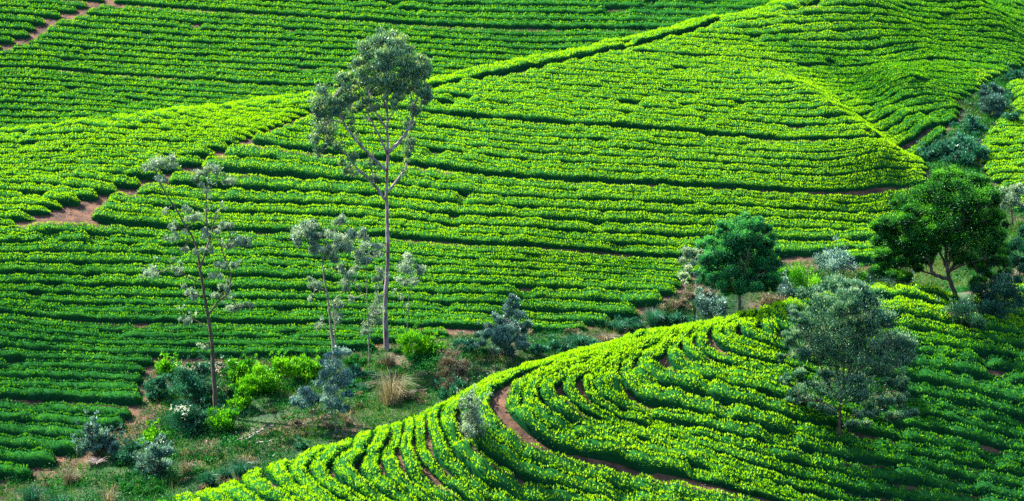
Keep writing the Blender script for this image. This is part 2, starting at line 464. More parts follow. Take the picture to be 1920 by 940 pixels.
# ------------------------------------------------------------------ materials
def leaf_material(name, stops, translucent=0.3, gloss=0.05, rough=0.45, scale=0.35, spread=0.25):
    """foliage: the leaf's own 'tone' (leaf age, on tea and crowns also painted light and shade) picks its colour, with a soft patchy drift over metres"""
    m = bpy.data.materials.new(name); m.use_nodes = True
    nt = m.node_tree; nt.nodes.clear(); N = nt.nodes.new; L = nt.links.new
    out = N('ShaderNodeOutputMaterial')
    at = N('ShaderNodeAttribute'); at.attribute_name = 'tone'
    geo = N('ShaderNodeNewGeometry')
    no = N('ShaderNodeTexNoise'); no.inputs['Scale'].default_value = scale; no.inputs['Detail'].default_value = 3.0
    L(geo.outputs['Position'], no.inputs['Vector'])
    mm = N('ShaderNodeMath'); mm.operation = 'MULTIPLY_ADD'
    L(no.outputs[0], mm.inputs[0]); mm.inputs[1].default_value = spread * 2; mm.inputs[2].default_value = -spread
    ad = N('ShaderNodeMath'); ad.operation = 'ADD'; L(at.outputs['Fac'], ad.inputs[0]); L(mm.outputs[0], ad.inputs[1])
    cr = N('ShaderNodeValToRGB'); el = cr.color_ramp.elements
    while len(el) < len(stops): el.new(0.5)
    for e, (p, c) in zip(el, stops): e.position = p; e.color = (*c, 1)
    L(ad.outputs[0], cr.inputs[0])
    df = N('ShaderNodeBsdfDiffuse'); L(cr.outputs[0], df.inputs[0])
    tr = N('ShaderNodeBsdfTranslucent')
    hs = N('ShaderNodeMix'); hs.data_type = 'RGBA'; hs.blend_type = 'MULTIPLY'; hs.inputs[0].default_value = 1.0
    L(cr.outputs[0], hs.inputs[6]); hs.inputs[7].default_value = (1.35, 1.25, 0.5, 1); L(hs.outputs[2], tr.inputs[0])
    mx = N('ShaderNodeMixShader'); mx.inputs[0].default_value = translucent
    L(df.outputs[0], mx.inputs[1]); L(tr.outputs[0], mx.inputs[2])
    gl = N('ShaderNodeBsdfGlossy'); gl.inputs['Roughness'].default_value = rough
    m2 = N('ShaderNodeMixShader'); m2.inputs[0].default_value = gloss
    L(mx.outputs[0], m2.inputs[1]); L(gl.outputs[0], m2.inputs[2])
    L(m2.outputs[0], out.inputs[0])
    return m

def rough_material(name, c0, c1, scale=6.0, stretch=(1, 1, 1), bump=0.3):
    m = bpy.data.materials.new(name); m.use_nodes = True
    nt = m.node_tree; nt.nodes.clear(); N = nt.nodes.new; L = nt.links.new
    out = N('ShaderNodeOutputMaterial'); b = N('ShaderNodeBsdfPrincipled')
    b.inputs['Roughness'].default_value = 0.9
    geo = N('ShaderNodeTexCoord'); mp = N('ShaderNodeMapping'); mp.inputs['Scale'].default_value = stretch
    L(geo.outputs['Object'], mp.inputs[0])
    no = N('ShaderNodeTexNoise'); no.inputs['Scale'].default_value = scale; no.inputs['Detail'].default_value = 5.0
    L(mp.outputs[0], no.inputs['Vector'])
    cr = N('ShaderNodeValToRGB'); cr.color_ramp.elements[0].position = 0.36; cr.color_ramp.elements[1].position = 0.62
    cr.color_ramp.elements[0].color = (*c0, 1); cr.color_ramp.elements[1].color = (*c1, 1)
    L(no.outputs[0], cr.inputs[0]); L(cr.outputs[0], b.inputs['Base Color'])
    bp = N('ShaderNodeBump'); bp.inputs['Strength'].default_value = bump; L(no.outputs[0], bp.inputs['Height']); L(bp.outputs[0], b.inputs['Normal'])
    L(b.outputs[0], out.inputs[0])
    return m

TEA_LEAF = leaf_material('tea_leaf', [(0.0, (0.003, 0.046, 0.020)), (0.30, (0.010, 0.130, 0.013)), (0.55, (0.095, 0.37, 0.003)), (0.82, (0.28, 0.55, 0.002)), (1.0, (0.36, 0.61, 0.003))], 0.33, 0.012, rough=0.6, spread=0.22)  # darkest stop tinted teal to paint shade on the hedge sides
TEA_BODY = leaf_material('tea_bush_inside', [(0.0, (0.004, 0.035, 0.016)), (1.0, (0.02, 0.12, 0.02))], 0.0, 0.0)  # bluish dark of shaded hedge gaps put into the colour
GUM_LEAF = leaf_material('gum_leaf', [(0.0, (0.02, 0.08, 0.06)), (0.45, (0.10, 0.25, 0.15)), (0.75, (0.25, 0.43, 0.18)), (1.0, (0.50, 0.58, 0.10))], 0.3, 0.05, scale=0.8)
PALE_LEAF = leaf_material('young_gum_leaf', [(0.0, (0.05, 0.12, 0.08)), (0.5, (0.22, 0.37, 0.26)), (1.0, (0.62, 0.70, 0.56))], 0.28, 0.05, scale=0.8)
BLUE_LEAF = leaf_material('bluish_leaf', [(0.0, (0.02, 0.07, 0.06)), (0.5, (0.10, 0.26, 0.23)), (1.0, (0.42, 0.60, 0.55))], 0.2, 0.05, scale=0.8)
ROUND_LEAF = leaf_material('wattle_leaf', [(0.0, (0.004, 0.06, 0.03)), (0.5, (0.014, 0.20, 0.065)), (1.0, (0.12, 0.50, 0.09))], 0.33, 0.02, scale=0.8)
ACACIA_LEAF = leaf_material('acacia_leaf', [(0.0, (0.002, 0.032, 0.010)), (0.5, (0.013, 0.165, 0.018)), (1.0, (0.16, 0.50, 0.01))], 0.33, 0.02, scale=0.8)
FEATHER_LEAF = leaf_material('feathery_leaf', [(0.0, (0.008, 0.05, 0.04)), (0.5, (0.035, 0.16, 0.10)), (0.85, (0.12, 0.32, 0.20)), (1.0, (0.42, 0.56, 0.36))], 0.28, 0.03, scale=0.8)
SHRUB_LEAF = leaf_material('shrub_leaf', [(0.0, (0.006, 0.07, 0.012)), (0.5, (0.04, 0.30, 0.012)), (1.0, (0.22, 0.55, 0.01))], 0.33, 0.02, scale=0.8)
TEAL_LEAF = leaf_material('teal_herb_leaf', [(0.0, (0.004, 0.045, 0.028)), (0.5, (0.016, 0.14, 0.08)), (1.0, (0.09, 0.34, 0.22))], 0.25, 0.04, scale=0.8)
WEED_LEAF = leaf_material('weed_leaf', [(0.0, (0.006, 0.06, 0.015)), (0.4, (0.03, 0.20, 0.02)), (0.6, (0.14, 0.22, 0.04)), (1.0, (0.38, 0.30, 0.15))], 0.3, 0.01, scale=0.3, spread=0.5)
HERB_LEAF = leaf_material('herb_leaf', [(0.0, (0.003, 0.045, 0.012)), (0.5, (0.014, 0.15, 0.03)), (1.0, (0.07, 0.32, 0.05))], 0.28, 0.01, scale=0.5)
DRY_LEAF = leaf_material('dry_leaf', [(0.0, (0.06, 0.05, 0.04)), (0.5, (0.2, 0.17, 0.13)), (1.0, (0.48, 0.42, 0.27))], 0.2, 0.03, scale=0.8)
GRASS_LEAF = leaf_material('grass_blade', [(0.0, (0.003, 0.05, 0.012)), (0.42, (0.010, 0.17, 0.015)), (0.62, (0.06, 0.20, 0.012)), (1.0, (0.24, 0.19, 0.08))], 0.3, 0.01, scale=0.18, spread=0.5)
PETAL = leaf_material('petal', [(0.0, (0.6, 0.62, 0.55)), (1.0, (0.85, 0.86, 0.78))], 0.2, 0.0)
PINK = leaf_material('pinkish_bloom', [(0.0, (0.35, 0.24, 0.22)), (1.0, (0.75, 0.68, 0.55))], 0.2, 0.0)
GUM_BARK = rough_material('gum_bark', (0.085, 0.05, 0.05), (0.33, 0.25, 0.29), 2.2, (2, 2, 0.5))
DARK_BARK = rough_material('dark_bark', (0.035, 0.028, 0.02), (0.12, 0.085, 0.06), 5.0, (2, 2, 0.6))
GREY_BARK = rough_material('grey_bark', (0.10, 0.085, 0.07), (0.30, 0.26, 0.22), 4.0, (2, 2, 0.6))
DEAD_WOOD = rough_material('dead_wood', (0.16, 0.10, 0.10), (0.50, 0.40, 0.36), 4.0)
STONE = rough_material('stone', (0.13, 0.11, 0.11), (0.34, 0.30, 0.28), 3.0)

def ground_material():
    m = bpy.data.materials.new('earth_and_turf'); m.use_nodes = True
    nt = m.node_tree; nt.nodes.clear(); N = nt.nodes.new; L = nt.links.new
    out = N('ShaderNodeOutputMaterial'); b = N('ShaderNodeBsdfPrincipled'); b.inputs['Roughness'].default_value = 0.95
    geo = N('ShaderNodeNewGeometry')
    def noise(sc, det=4.0):
        n = N('ShaderNodeTexNoise'); n.inputs['Scale'].default_value = sc; n.inputs['Detail'].default_value = det
        L(geo.outputs['Position'], n.inputs['Vector']); return n
    def ramp(src, p0, c0, p1, c1):
        r = N('ShaderNodeValToRGB'); e = r.color_ramp.elements
        e[0].position = p0; e[1].position = p1; e[0].color = (*c0, 1); e[1].color = (*c1, 1); L(src, r.inputs[0]); return r
    n1 = noise(1.3, 6); soil = ramp(n1.outputs[0], 0.35, (0.03, 0.014, 0.008), 0.68, (0.17, 0.075, 0.036))
    n2 = noise(0.45, 5); turf = ramp(n2.outputs[0], 0.38, (0.004, 0.035, 0.006), 0.62, (0.02, 0.075, 0.008))
    n3 = noise(0.22, 5); bare = ramp(n3.outputs[0], 0.50, (0, 0, 0), 0.60, (1, 1, 1))
    dry = N('ShaderNodeMix'); dry.data_type = 'RGBA'; dry.inputs[7].default_value = (0.09, 0.06, 0.035, 1)
    L(bare.outputs[0], dry.inputs[0]); L(turf.outputs[0], dry.inputs[6])
    at = N('ShaderNodeAttribute'); at.attribute_name = 'turf'
    mx = N('ShaderNodeMix'); mx.data_type = 'RGBA'; L(at.outputs['Fac'], mx.inputs[0]); L(soil.outputs[0], mx.inputs[6]); L(dry.outputs[2], mx.inputs[7])
    L(mx.outputs[2], b.inputs['Base Color'])
    n4 = noise(5.0, 6); bp = N('ShaderNodeBump'); bp.inputs['Strength'].default_value = 0.6; bp.inputs['Distance'].default_value = 0.12
    L(n4.outputs[0], bp.inputs['Height']); L(bp.outputs[0], b.inputs['Normal'])
    L(b.outputs[0], out.inputs[0]); return m

# ------------------------------------------------------------------ mesh buffers
class Buf:
    """collects faces; build() links them as ONE mesh object"""
    def __init__(s): s.v = []; s.f = []; s.t = []; s.m = []; s.n = 0
    def add(s, V, Fc, tone=0.5, mat=0):
        V = np.asarray(V, float).reshape(-1, 3); Fc = np.asarray(Fc, np.int64).reshape(-1, 4)
        s.v.append(V); s.f.append(Fc + s.n); s.n += len(V)
        s.t.append(np.broadcast_to(np.asarray(tone, float), (len(V),)).copy())
        s.m.append(np.full(len(Fc), mat))
    def build(s, name, mats, parent=None, loc=(0, 0, 0), smooth=False, parent_loc=(0, 0, 0)):
        V = np.concatenate(s.v) - np.asarray(loc, float) - np.asarray(parent_loc, float)
        Fq = np.concatenate(s.f); T = np.concatenate(s.t); M = np.concatenate(s.m)
        me = bpy.data.meshes.new(name)
        me.vertices.add(len(V)); me.vertices.foreach_set('co', V.astype(np.float32).ravel())
        me.loops.add(Fq.size); me.loops.foreach_set('vertex_index', Fq.astype(np.int32).ravel())
        me.polygons.add(len(Fq)); me.polygons.foreach_set('loop_start', np.arange(0, Fq.size, 4, dtype=np.int32))
        me.polygons.foreach_set('material_index', M.astype(np.int32))
        if smooth: me.polygons.foreach_set('use_smooth', np.ones(len(Fq), bool))
        a = me.attributes.new('tone', 'FLOAT', 'POINT'); a.data.foreach_set('value', T.astype(np.float32))
        for mt in (mats if isinstance(mats, (list, tuple)) else [mats]): me.materials.append(mt)
        me.update(calc_edges=True); me.validate()
        o = bpy.data.objects.new(name, me); COL.objects.link(o)
        o.location = loc
        if parent: o.parent = parent
        return o

def tag(o, label=None, cat=None, group=None, kind=None):
    if label: o['label'] = label
    if cat: o['category'] = cat
    if group: o['group'] = group
    if kind: o['kind'] = kind
    return o

def root(name, loc, label, cat, group=None):
    o = bpy.data.objects.new(name, None); COL.objects.link(o); o.location = loc; o.empty_display_size = 0.3
    return tag(o, label, cat, group)

def unit(A): return A / (np.linalg.norm(A, axis=-1, keepdims=True) + 1e-9)

def leaf_cards(buf, C, axis, side, L, Wd, tone, mat=0):
    """rhombic leaves: C centres, axis/side unit vectors"""
    n = len(C); L = np.broadcast_to(L, (n,))[:, None]; Wd = np.broadcast_to(Wd, (n,))[:, None]
    V = np.empty((n, 4, 3))
    V[:, 0] = C - axis * L * 0.5; V[:, 1] = C + side * Wd * 0.5 - axis * L * 0.06
    V[:, 2] = C + axis * L * 0.5; V[:, 3] = C - side * Wd * 0.5 - axis * L * 0.06
    buf.add(V.reshape(-1, 3), np.arange(n * 4).reshape(n, 4), np.repeat(np.broadcast_to(tone, (n,)), 4), mat)

def rand_dirs(n):
    return unit(RNG.normal(size=(n, 3)))

def tube(buf, P, r0, r1, sides=7, power=1.0, mat=0, tone=0.5):
    P = np.asarray(P, float)
    n = len(P); t = unit(np.gradient(P, axis=0))
    ref = np.array([0.31, 0.9, 0.12]); a = unit(np.cross(t, ref)); b = np.cross(t, a)
    s = np.linspace(0, 1, n) ** power
    R = (r0 + (r1 - r0) * s)[:, None, None]
    ang = np.arange(sides) * 2 * math.pi / sides
    V = P[:, None] + R * (np.cos(ang)[None, :, None] * a[:, None] + np.sin(ang)[None, :, None] * b[:, None])
    idx = np.arange(n * sides).reshape(n, sides)
    F = np.stack([idx[:-1], np.roll(idx[:-1], -1, 1), np.roll(idx[1:], -1, 1), idx[1:]], -1).reshape(-1, 4)
    buf.add(V.reshape(-1, 3), F, tone, mat)

def wobble(P, n, amp):
    P = np.asarray(P, float)
    d = np.concatenate([[0], np.cumsum(np.linalg.norm(np.diff(P, axis=0), axis=1))])
    s = np.linspace(0, d[-1], n)
    Q = np.stack([np.interp(s, d, P[:, k]) for k in range(3)], 1)
    for _ in range(2): Q[1:-1] = (Q[:-2] + 2 * Q[1:-1] + Q[2:]) / 4
    w = RNG.normal(size=(n, 3)) * amp; w[0] = 0
    return Q + w

# ------------------------------------------------------------------ ground sheet, out to the horizon
def axis_steps(lo, hi, step, far):
    a = [lo]; s = step
    while a[-1] > -far: s *= 1.35; a.append(a[-1] - s)
    b = [hi]; s = step
    while b[-1] < far: s *= 1.35; b.append(b[-1] + s)
    return np.array(a[::-1][:-1] + list(np.arange(lo, hi, step)) + b)

def full_ground(x, y):
    z = ground(np.clip(x, -108, 108), np.clip(y, 80, 328))
    out = np.maximum(np.maximum(np.abs(x) - 75, 0), 0)
    k = np.clip(out / 60, 0, 1); k = k * k * (3 - 2 * k)
    base = 10 + 0.10 * np.clip(y - 130, 0, 400) + 6 * np.sin(x * 0.011 + 1) * np.cos(y * 0.013)
    z = z * (1 - k) + base * k
    far = np.clip((y - 300) / 200, 0, 1); z = z * (1 - far) + (44 + 8 * np.sin(x * 0.01)) * far
    near = np.clip((80 - y) / 78, 0, 1)
    z = z * (1 - near) + 42.9 * near
    return z

xs = axis_steps(-95, 95, 0.8, 2500); ys = axis_steps(80, 320, 0.8, 2500)
GXX, GYY = np.meshgrid(xs, ys)
GZZ = full_ground(GXX, GYY)
in_tea = np.zeros(GXX.shape, bool)
for q in (Q_MAIN, Q_LEFT, Q_KNOLL, Q_FAR, Q_RIGHT): in_tea |= inside(GXX, GYY, q)
turf = (~in_tea).astype(float)
PATHS = [poly_drop([(610,200),(430,270),(330,328),(215,355),(150,385),(90,408),(30,422)], 'mid')]
for q in PATHS: turf = np.where(seg_dist(GXX, GYY, q) < 1.6, 0.0, turf)
SOIL = [([(275,735),(285,770),(240,810),(180,850),(60,905)], 1.1), ([(400,835),(480,815),(560,795),(600,790)], 0.9), ([(1730,275),(1790,238),(1800,215)], 0.8), ([(1000,640),(960,660)], 0.8), ([(560,700),(330,690)], 0.8), ([(1500,505),(1650,500)], 1.0)]
for q, w in SOIL: turf = np.where(seg_dist(GXX, GYY, poly_drop(q, 'mid', 0)) < w, 0.15, turf)
turf = np.where((GYY > 235) & (np.abs(GXX) < 95) & (GYY < 320), 0.0, turf)
for _ in range(2):
    turf[1:-1, 1:-1] = (turf[1:-1, 1:-1] * 2 + turf[:-2, 1:-1] + turf[2:, 1:-1] + turf[1:-1, :-2] + turf[1:-1, 2:]) / 6
me = bpy.data.meshes.new('ground')
ny, nx = GXX.shape
V = np.stack([GXX, GYY, GZZ + RNG.normal(size=GZZ.shape) * 0.015], -1).reshape(-1, 3)
idx = np.arange(nx * ny).reshape(ny, nx)
Fq = np.stack([idx[:-1, :-1], idx[:-1, 1:], idx[1:, 1:], idx[1:, :-1]], -1).reshape(-1, 4)
me.vertices.add(len(V)); me.vertices.foreach_set('co', V.astype(np.float32).ravel())
me.loops.add(Fq.size); me.loops.foreach_set('vertex_index', Fq.astype(np.int32).ravel())
me.polygons.add(len(Fq)); me.polygons.foreach_set('loop_start', np.arange(0, Fq.size, 4, dtype=np.int32))
me.polygons.foreach_set('use_smooth', np.ones(len(Fq), bool))
_a = me.attributes.new('turf', 'FLOAT', 'POINT'); _a.data.foreach_set('value', turf.astype(np.float32).ravel())
me.materials.append(ground_material()); me.update(calc_edges=True)
_g = bpy.data.objects.new('ground', me); COL.objects.link(_g)
tag(_g, 'red brown earth of the tea hills with a grassy gully between them', 'ground', kind='structure')

# ------------------------------------------------------------------ tea hedges
def noise1(s, seed):
    r = np.random.default_rng(seed); out = np.zeros_like(s)
    for f, a in ((0.8, 1.0), (1.7, 0.8), (3.6, 0.5)):
        ph = r.uniform(0, 6.28, 3); out += a * np.sin(s * f * r.uniform(0.85, 1.15) + ph[0]) * np.sin(s * f * 0.37 + ph[1])
    return out

def flush_light_at(x, y, z):
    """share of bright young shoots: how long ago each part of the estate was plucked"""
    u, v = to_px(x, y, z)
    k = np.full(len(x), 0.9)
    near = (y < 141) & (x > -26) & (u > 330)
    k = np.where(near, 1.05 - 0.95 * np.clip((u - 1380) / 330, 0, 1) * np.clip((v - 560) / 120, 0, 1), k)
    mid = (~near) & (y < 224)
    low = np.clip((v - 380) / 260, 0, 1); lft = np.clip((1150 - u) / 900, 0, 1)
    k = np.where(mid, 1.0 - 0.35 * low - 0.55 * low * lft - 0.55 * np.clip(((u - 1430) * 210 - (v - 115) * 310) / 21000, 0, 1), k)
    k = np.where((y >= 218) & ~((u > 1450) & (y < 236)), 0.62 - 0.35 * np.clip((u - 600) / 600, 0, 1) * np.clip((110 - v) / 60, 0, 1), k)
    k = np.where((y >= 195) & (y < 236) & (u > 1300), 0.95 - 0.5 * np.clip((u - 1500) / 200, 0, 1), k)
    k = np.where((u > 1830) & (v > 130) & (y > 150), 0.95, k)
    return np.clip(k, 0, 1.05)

def tea_hedge(P, w, leaf, density, flush_light, seed, lumpy=0.15):
    """one continuous clipped row: a lumpy body of overlapping bushes covered in leaves"""
    n = len(P)
    d = np.concatenate([[0], np.cumsum(np.hypot(*np.diff(P, axis=0).T))])
    r = np.random.default_rng(seed)
    s = d
    nz = noise1(s, seed); nw = noise1(s, seed + 7); nl = noise1(s * 0.6, seed + 13)
    # single bushes along the row, about 1.1 m apart, some missing or stunted
    nb = max(1, int(d[-1] / 1.15)); bc = (np.arange(nb + 1) + r.uniform(-0.25, 0.25, nb + 1)) * d[-1] / max(nb, 1)
    bh = np.where(r.random(nb + 1) < (0.07 if lumpy > 0.3 else 0.018), r.uniform(0.25, 0.6, nb + 1), r.uniform(0.88, 1.12, nb + 1))
    j = np.abs(s[:, None] - bc[None]).argmin(1); q = np.abs(s - bc[j]) / 0.62
    mound = bh[j] * (1 - lumpy * np.clip(q, 0, 1.25) ** 2.2)
    end = np.clip(np.minimum(s, d[-1] - s) / 0.45, 0.12, 1) ** 0.5
    Hh = np.clip(1.45 * w, 0.36, 0.74) * mound * (1 + 0.07 * nz) * end
    Wl = w * (0.80 + 0.20 * mound) * (1 + 0.10 * nw) * end; Wr = w * (0.80 + 0.20 * mound) * (1 - 0.08 * nw + 0.06 * nl) * end
    t = np.gradient(P, axis=0); t /= np.hypot(t[:, 0], t[:, 1])[:, None] + 1e-9
    nrm = np.stack([-t[:, 1], t[:, 0]], 1)
    P = P + nrm * ((0.22 if lumpy > 0.3 else 0.07) * nl * w + r.normal(size=len(bc))[j] * 0.08 * w)[:, None]
    def prof(a, Hh, Wl, Wr):
        c = np.cos(a); sn = np.clip(np.sin(a), 0, 1)
        off = np.where(c < 0, Wl, Wr) * np.sign(c) * np.abs(c) ** 0.62
        return off, Hh * sn ** 0.55
    A = np.linspace(0, math.pi, 9)
    buf = Buf()
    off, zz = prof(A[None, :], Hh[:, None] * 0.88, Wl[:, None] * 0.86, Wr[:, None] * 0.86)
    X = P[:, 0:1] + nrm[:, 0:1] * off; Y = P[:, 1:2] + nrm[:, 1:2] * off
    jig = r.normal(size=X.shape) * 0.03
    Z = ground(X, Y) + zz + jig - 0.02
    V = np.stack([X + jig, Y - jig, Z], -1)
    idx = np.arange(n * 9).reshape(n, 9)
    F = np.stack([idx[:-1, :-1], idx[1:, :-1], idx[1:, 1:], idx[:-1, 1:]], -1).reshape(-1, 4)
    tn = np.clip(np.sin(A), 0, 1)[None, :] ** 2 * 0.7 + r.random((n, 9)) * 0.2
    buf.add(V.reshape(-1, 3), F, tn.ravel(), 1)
    # leaves
    area = float(((Wl + Wr) + 1.3 * Hh).mean() * d[-1])
    m = int(area * density)
    k = r.uniform(0, n - 1.001, m); i = k.astype(int); fr = k - i
    def lerp(Q): return Q[i] * (1 - fr) + Q[i + 1] * fr
    # angle: more on the flat top
    a = np.where(r.random(m) < 0.62, math.pi / 2 + r.uniform(-1.25, 1.25, m), r.uniform(0.05, math.pi - 0.05, m))
    off, zz = prof(a, lerp(Hh), lerp(Wl), lerp(Wr))
    px = lerp(P[:, 0]) + lerp(nrm[:, 0]) * off; py = lerp(P[:, 1]) + lerp(nrm[:, 1]) * off
    pz = ground(px, py) + zz
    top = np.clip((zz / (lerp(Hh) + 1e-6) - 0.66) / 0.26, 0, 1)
    flush_light = flush_light_at(px, py, pz)  # regional light and shade of the hills, painted into the leaf tone
    out = np.stack([lerp(nrm[:, 0]) * np.cos(a), lerp(nrm[:, 1]) * np.cos(a), np.sin(a) + 0.15], 1)
    axis = unit(out * 0.7 + np.array([0, 0, 0.55]) * top[:, None] + r.normal(size=(m, 3)) * 0.55)
    side = unit(np.cross(axis, r.normal(size=(m, 3)) + out * 0.2))
    L = leaf * r.uniform(0.7, 1.35, m)
    lump = np.sin(px * 6.1 + seed) * np.sin(py * 5.7 + 1.3 * seed) * 0.5 + 0.5
    C = np.stack([px, py, pz], 1) + axis * (L * r.uniform(-0.2, 0.55, m))[:, None] + out * (0.05 * lump - 0.02)[:, None]
    clump = np.sin(px * 6.1 + seed) * np.sin(py * 5.7 + 1.3 * seed) + 0.7 * np.sin((px + py) * 3.3 + seed) * np.sin((px - py) * 2.9)
    tone = top * (0.34 + 0.46 * flush_light) + 0.10 + r.normal(size=m) * (0.06 + 0.05 * (1 - top * flush_light)) + clump * 0.085 - 0.11 * (1 - flush_light) + 0.05 * nz[i] + 0.10 * (bh[j][i] - 1)  # young shoots on top; shade of the sides put into the colour
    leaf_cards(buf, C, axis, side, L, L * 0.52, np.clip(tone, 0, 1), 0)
    c = P[n // 2]; loc = (float(c[0]), float(c[1]), float(ground(c[0], c[1])))
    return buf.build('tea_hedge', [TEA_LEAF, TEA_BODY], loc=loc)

ORD = 'first second third fourth fifth sixth seventh eighth ninth tenth eleventh twelfth thirteenth fourteenth fifteenth sixteenth seventeenth eighteenth nineteenth twentieth'.split()
def ordinal(k):
    if k <= 20: return ORD[k - 1]
    return ('twenty-' if k < 30 else 'thirty-' if k < 40 else 'forty-') + ORD[k % 10 - 1] if k % 10 else {30: 'thirtieth', 40: 'fortieth'}[k]

def hedge_w(name, P):
    T = FIT[name][0]; e = 0.3
    gx = (tps_eval(T, P[:, 0] + e, P[:, 1]) - tps_eval(T, P[:, 0] - e, P[:, 1])) / (2 * e)
    gy = (tps_eval(T, P[:, 0], P[:, 1] + e) - tps_eval(T, P[:, 0], P[:, 1] - e)) / (2 * e)
    sp = 1 / (np.hypot(gx, gy) + 1e-6)
    if name == 'knoll': sp = np.where(sp > INFILL, sp / 2, sp)
    return smooth(np.clip(0.5 * FILL[name] * sp, 0.20, 0.62)[:, None], 6)[:, 0]

FILL = {'main': 0.77, 'left': 0.80, 'far': 0.68, 'right': 0.78, 'knoll': 0.82}
LOOK = {  # leaf length, leaves per square metre, share of young shoots with painted light
 'main': (0.125, 105, 0.95), 'left': (0.13, 100, 0.95), 'far': (0.17, 55, 0.45), 'right': (0.14, 80, 0.9), 'knoll': (0.13, 115, 1.0), 'crest': (0.15, 75, 1.0)}
LUMPY = 0.30
DET = float(globals().get('DETAIL', 1.0))
seed = 100
for name in ('knoll', 'main', 'left', 'crest', 'right', 'far'):
    leaf, dens, flush_light = LOOK[name]
    rows = FIELDS[name]
    levels = sorted({l for l, p in rows})
    for li, lev in enumerate(levels):
        pieces = sorted([p for l, p in rows if l == lev], key=lambda p: p[:, 0].mean())
        for pi, P in enumerate(pieces):
            seed += 3
            w = np.full(len(P), 0.5) if name == 'crest' or lev == -99 else hedge_w(name, P)
            fl = flush_light
            if name == 'main':
                fl = flush_light if lev < IDX_MAIN[10] else 0.6
            o = tea_hedge(P, w, leaf, dens * DET, fl, seed, 0.34 if name == 'knoll' else 0.26 if name == 'left' else 0.16)
            where = '' if len(pieces) == 1 else (', left piece' if pi == 0 else ', right piece' if pi == len(pieces) - 1 else ', middle piece' if len(pieces) == 3 else ', %s piece from the left' % ORD[pi])
            if name == 'knoll':
                kp = IDX_KNOLL[6]
                lab = ('bright tea hedge on near knoll, %s row %s the curved red path' % ((ordinal(int(kp - lev)), 'below') if lev < kp else (ordinal(int(lev - kp + 1)), 'above')))
                grp = 'tea hedges curving round the near knoll'
                if lev == -99:
                    pieces_n = len(pieces)
                    lab = 'stray tea bush in a gap between near knoll rows, %s from the left' % ordinal(pi + 1)
                elif lev != int(lev):
                    kk = int(lev); pi_ = pi
                    lab = 'short infill tea hedge on near knoll, splitting off %s row %s curved red path' % ((ordinal(int(kp - kk)), 'below') if kk < kp else (ordinal(int(kk - kp + 1)), 'above'))
            elif name == 'main':
                J = IDX_MAIN
                if lev < J[3]: lab = 'tea hedge on upper right shoulder, %s row above the top dark gap' % ordinal(int(J[3] - lev))
                elif lev < J[7]: lab = 'sunlit tea hedge near hill crest, %s row above the dark terrace gap' % ordinal(int(J[7] - lev))
                elif lev < J[8]: lab = 'sunlit tea hedge on middle slope, %s row below the dark terrace gap' % ordinal(int(lev - J[7] + 1))
                elif lev < J[10]: lab = 'tea hedge on middle slope, %s row above the bare red earth junction' % ordinal(int(J[10] - lev))
                elif lev < J[13]: lab = 'tea hedge on lower slope, %s row below the bare red earth junction' % ordinal(int(lev - J[10] + 1))
                elif lev < J[15]: lab = 'deep green tea hedge, %s row above the last wide furrow' % ordinal(int(J[15] - lev))
                else: lab = 'deep green tea hedge, %s row below the last wide furrow' % ordinal(int(lev - J[15] + 1))
                grp = 'tea hedges across the middle hill'
            elif name == 'left': lab = 'broken bright tea hedge left of the diagonal path, %s row below the ridge' % ordinal(li + 1); grp = 'tea hedges left of the diagonal path'
            elif name == 'far': lab = 'dark green tea hedge on far slope, %s row up from behind the ridge' % ordinal(len(levels) - li); grp = 'tea hedges on the far slope'
            elif name == 'right': lab = 'yellow green tea hedge right of the bushy gully, %s row from its top' % ordinal(li + 1); grp = 'tea hedges right of the gully'
            else: lab = 'yellow green tea hedge %s the ridge line of the middle hill' % ('along' if lev == 0 else 'just behind'); grp = 'tea hedges on the ridge line'
            if lev == -99: where = ''
            tag(o, lab + where, 'tea hedge', grp)
print('HEDGES', sum(len(v) for v in FIELDS.values()))
# ------------------------------------------------------------------ trees and shrubs
def spot(u, v, layer):
    x, y = drop(u, v, layer, 0.0)
    return float(x[0]), float(y[0]), float(ground(x[0], y[0]))

def lift_line(px, y0, dys):
    """pixel polyline -> points at the tree's distance, each pushed dys metres towards or away from the camera"""
    px = np.array(px, float); dys = np.interp(np.linspace(0, 1, len(px)), np.linspace(0, 1, len(dys)), dys)
    x, y, z = at_dist(px[:, 0], px[:, 1], y0 + dys)
    return np.stack([x, y, z], 1)

def foliage(buf, c, r3, n_sub, n_leaf, L, Wr, style, tones=(0.45, 0.2), spread=0.30, toplight=0.12):
    """an uneven clump: sub-clumps scattered in an ellipsoid, each a spray of leaves"""
    c = np.asarray(c); r3 = np.asarray(r3)
    d = rand_dirs(n_sub) * (RNG.random((n_sub, 1)) ** 0.45)
    S = c + d * r3 * 1.15
    rs = float(np.mean(r3)) * spread * RNG.uniform(0.7, 1.4, n_sub)
    st = RNG.normal(size=n_sub) * tones[1] * 0.7
    k = RNG.integers(0, n_sub, n_leaf)
    off = RNG.normal(size=(n_leaf, 3)) * 0.6
    P = S[k] + off * rs[k][:, None] * np.array([1, 1, 0.8])
    rad = unit(off + d[k] * 0.8)
    if style == 'droop': ax = unit(np.array([0, 0, -1.0]) + RNG.normal(size=(n_leaf, 3)) * 0.5)
    elif style == 'up': ax = unit(np.array([0, 0, 1.0]) + rad * 0.8 + RNG.normal(size=(n_leaf, 3)) * 0.4)
    else: ax = unit(rad + RNG.normal(size=(n_leaf, 3)) * 0.7)
    sd = unit(np.cross(ax, rand_dirs(n_leaf)))
    ll = L * RNG.uniform(0.65, 1.3, n_leaf)
    tone = tones[0] + st[k] + off[:, 2] * toplight + RNG.normal(size=n_leaf) * tones[1]  # upper leaves of each spray painted lighter, as if lit from above
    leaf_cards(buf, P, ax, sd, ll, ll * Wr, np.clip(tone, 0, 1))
    return S

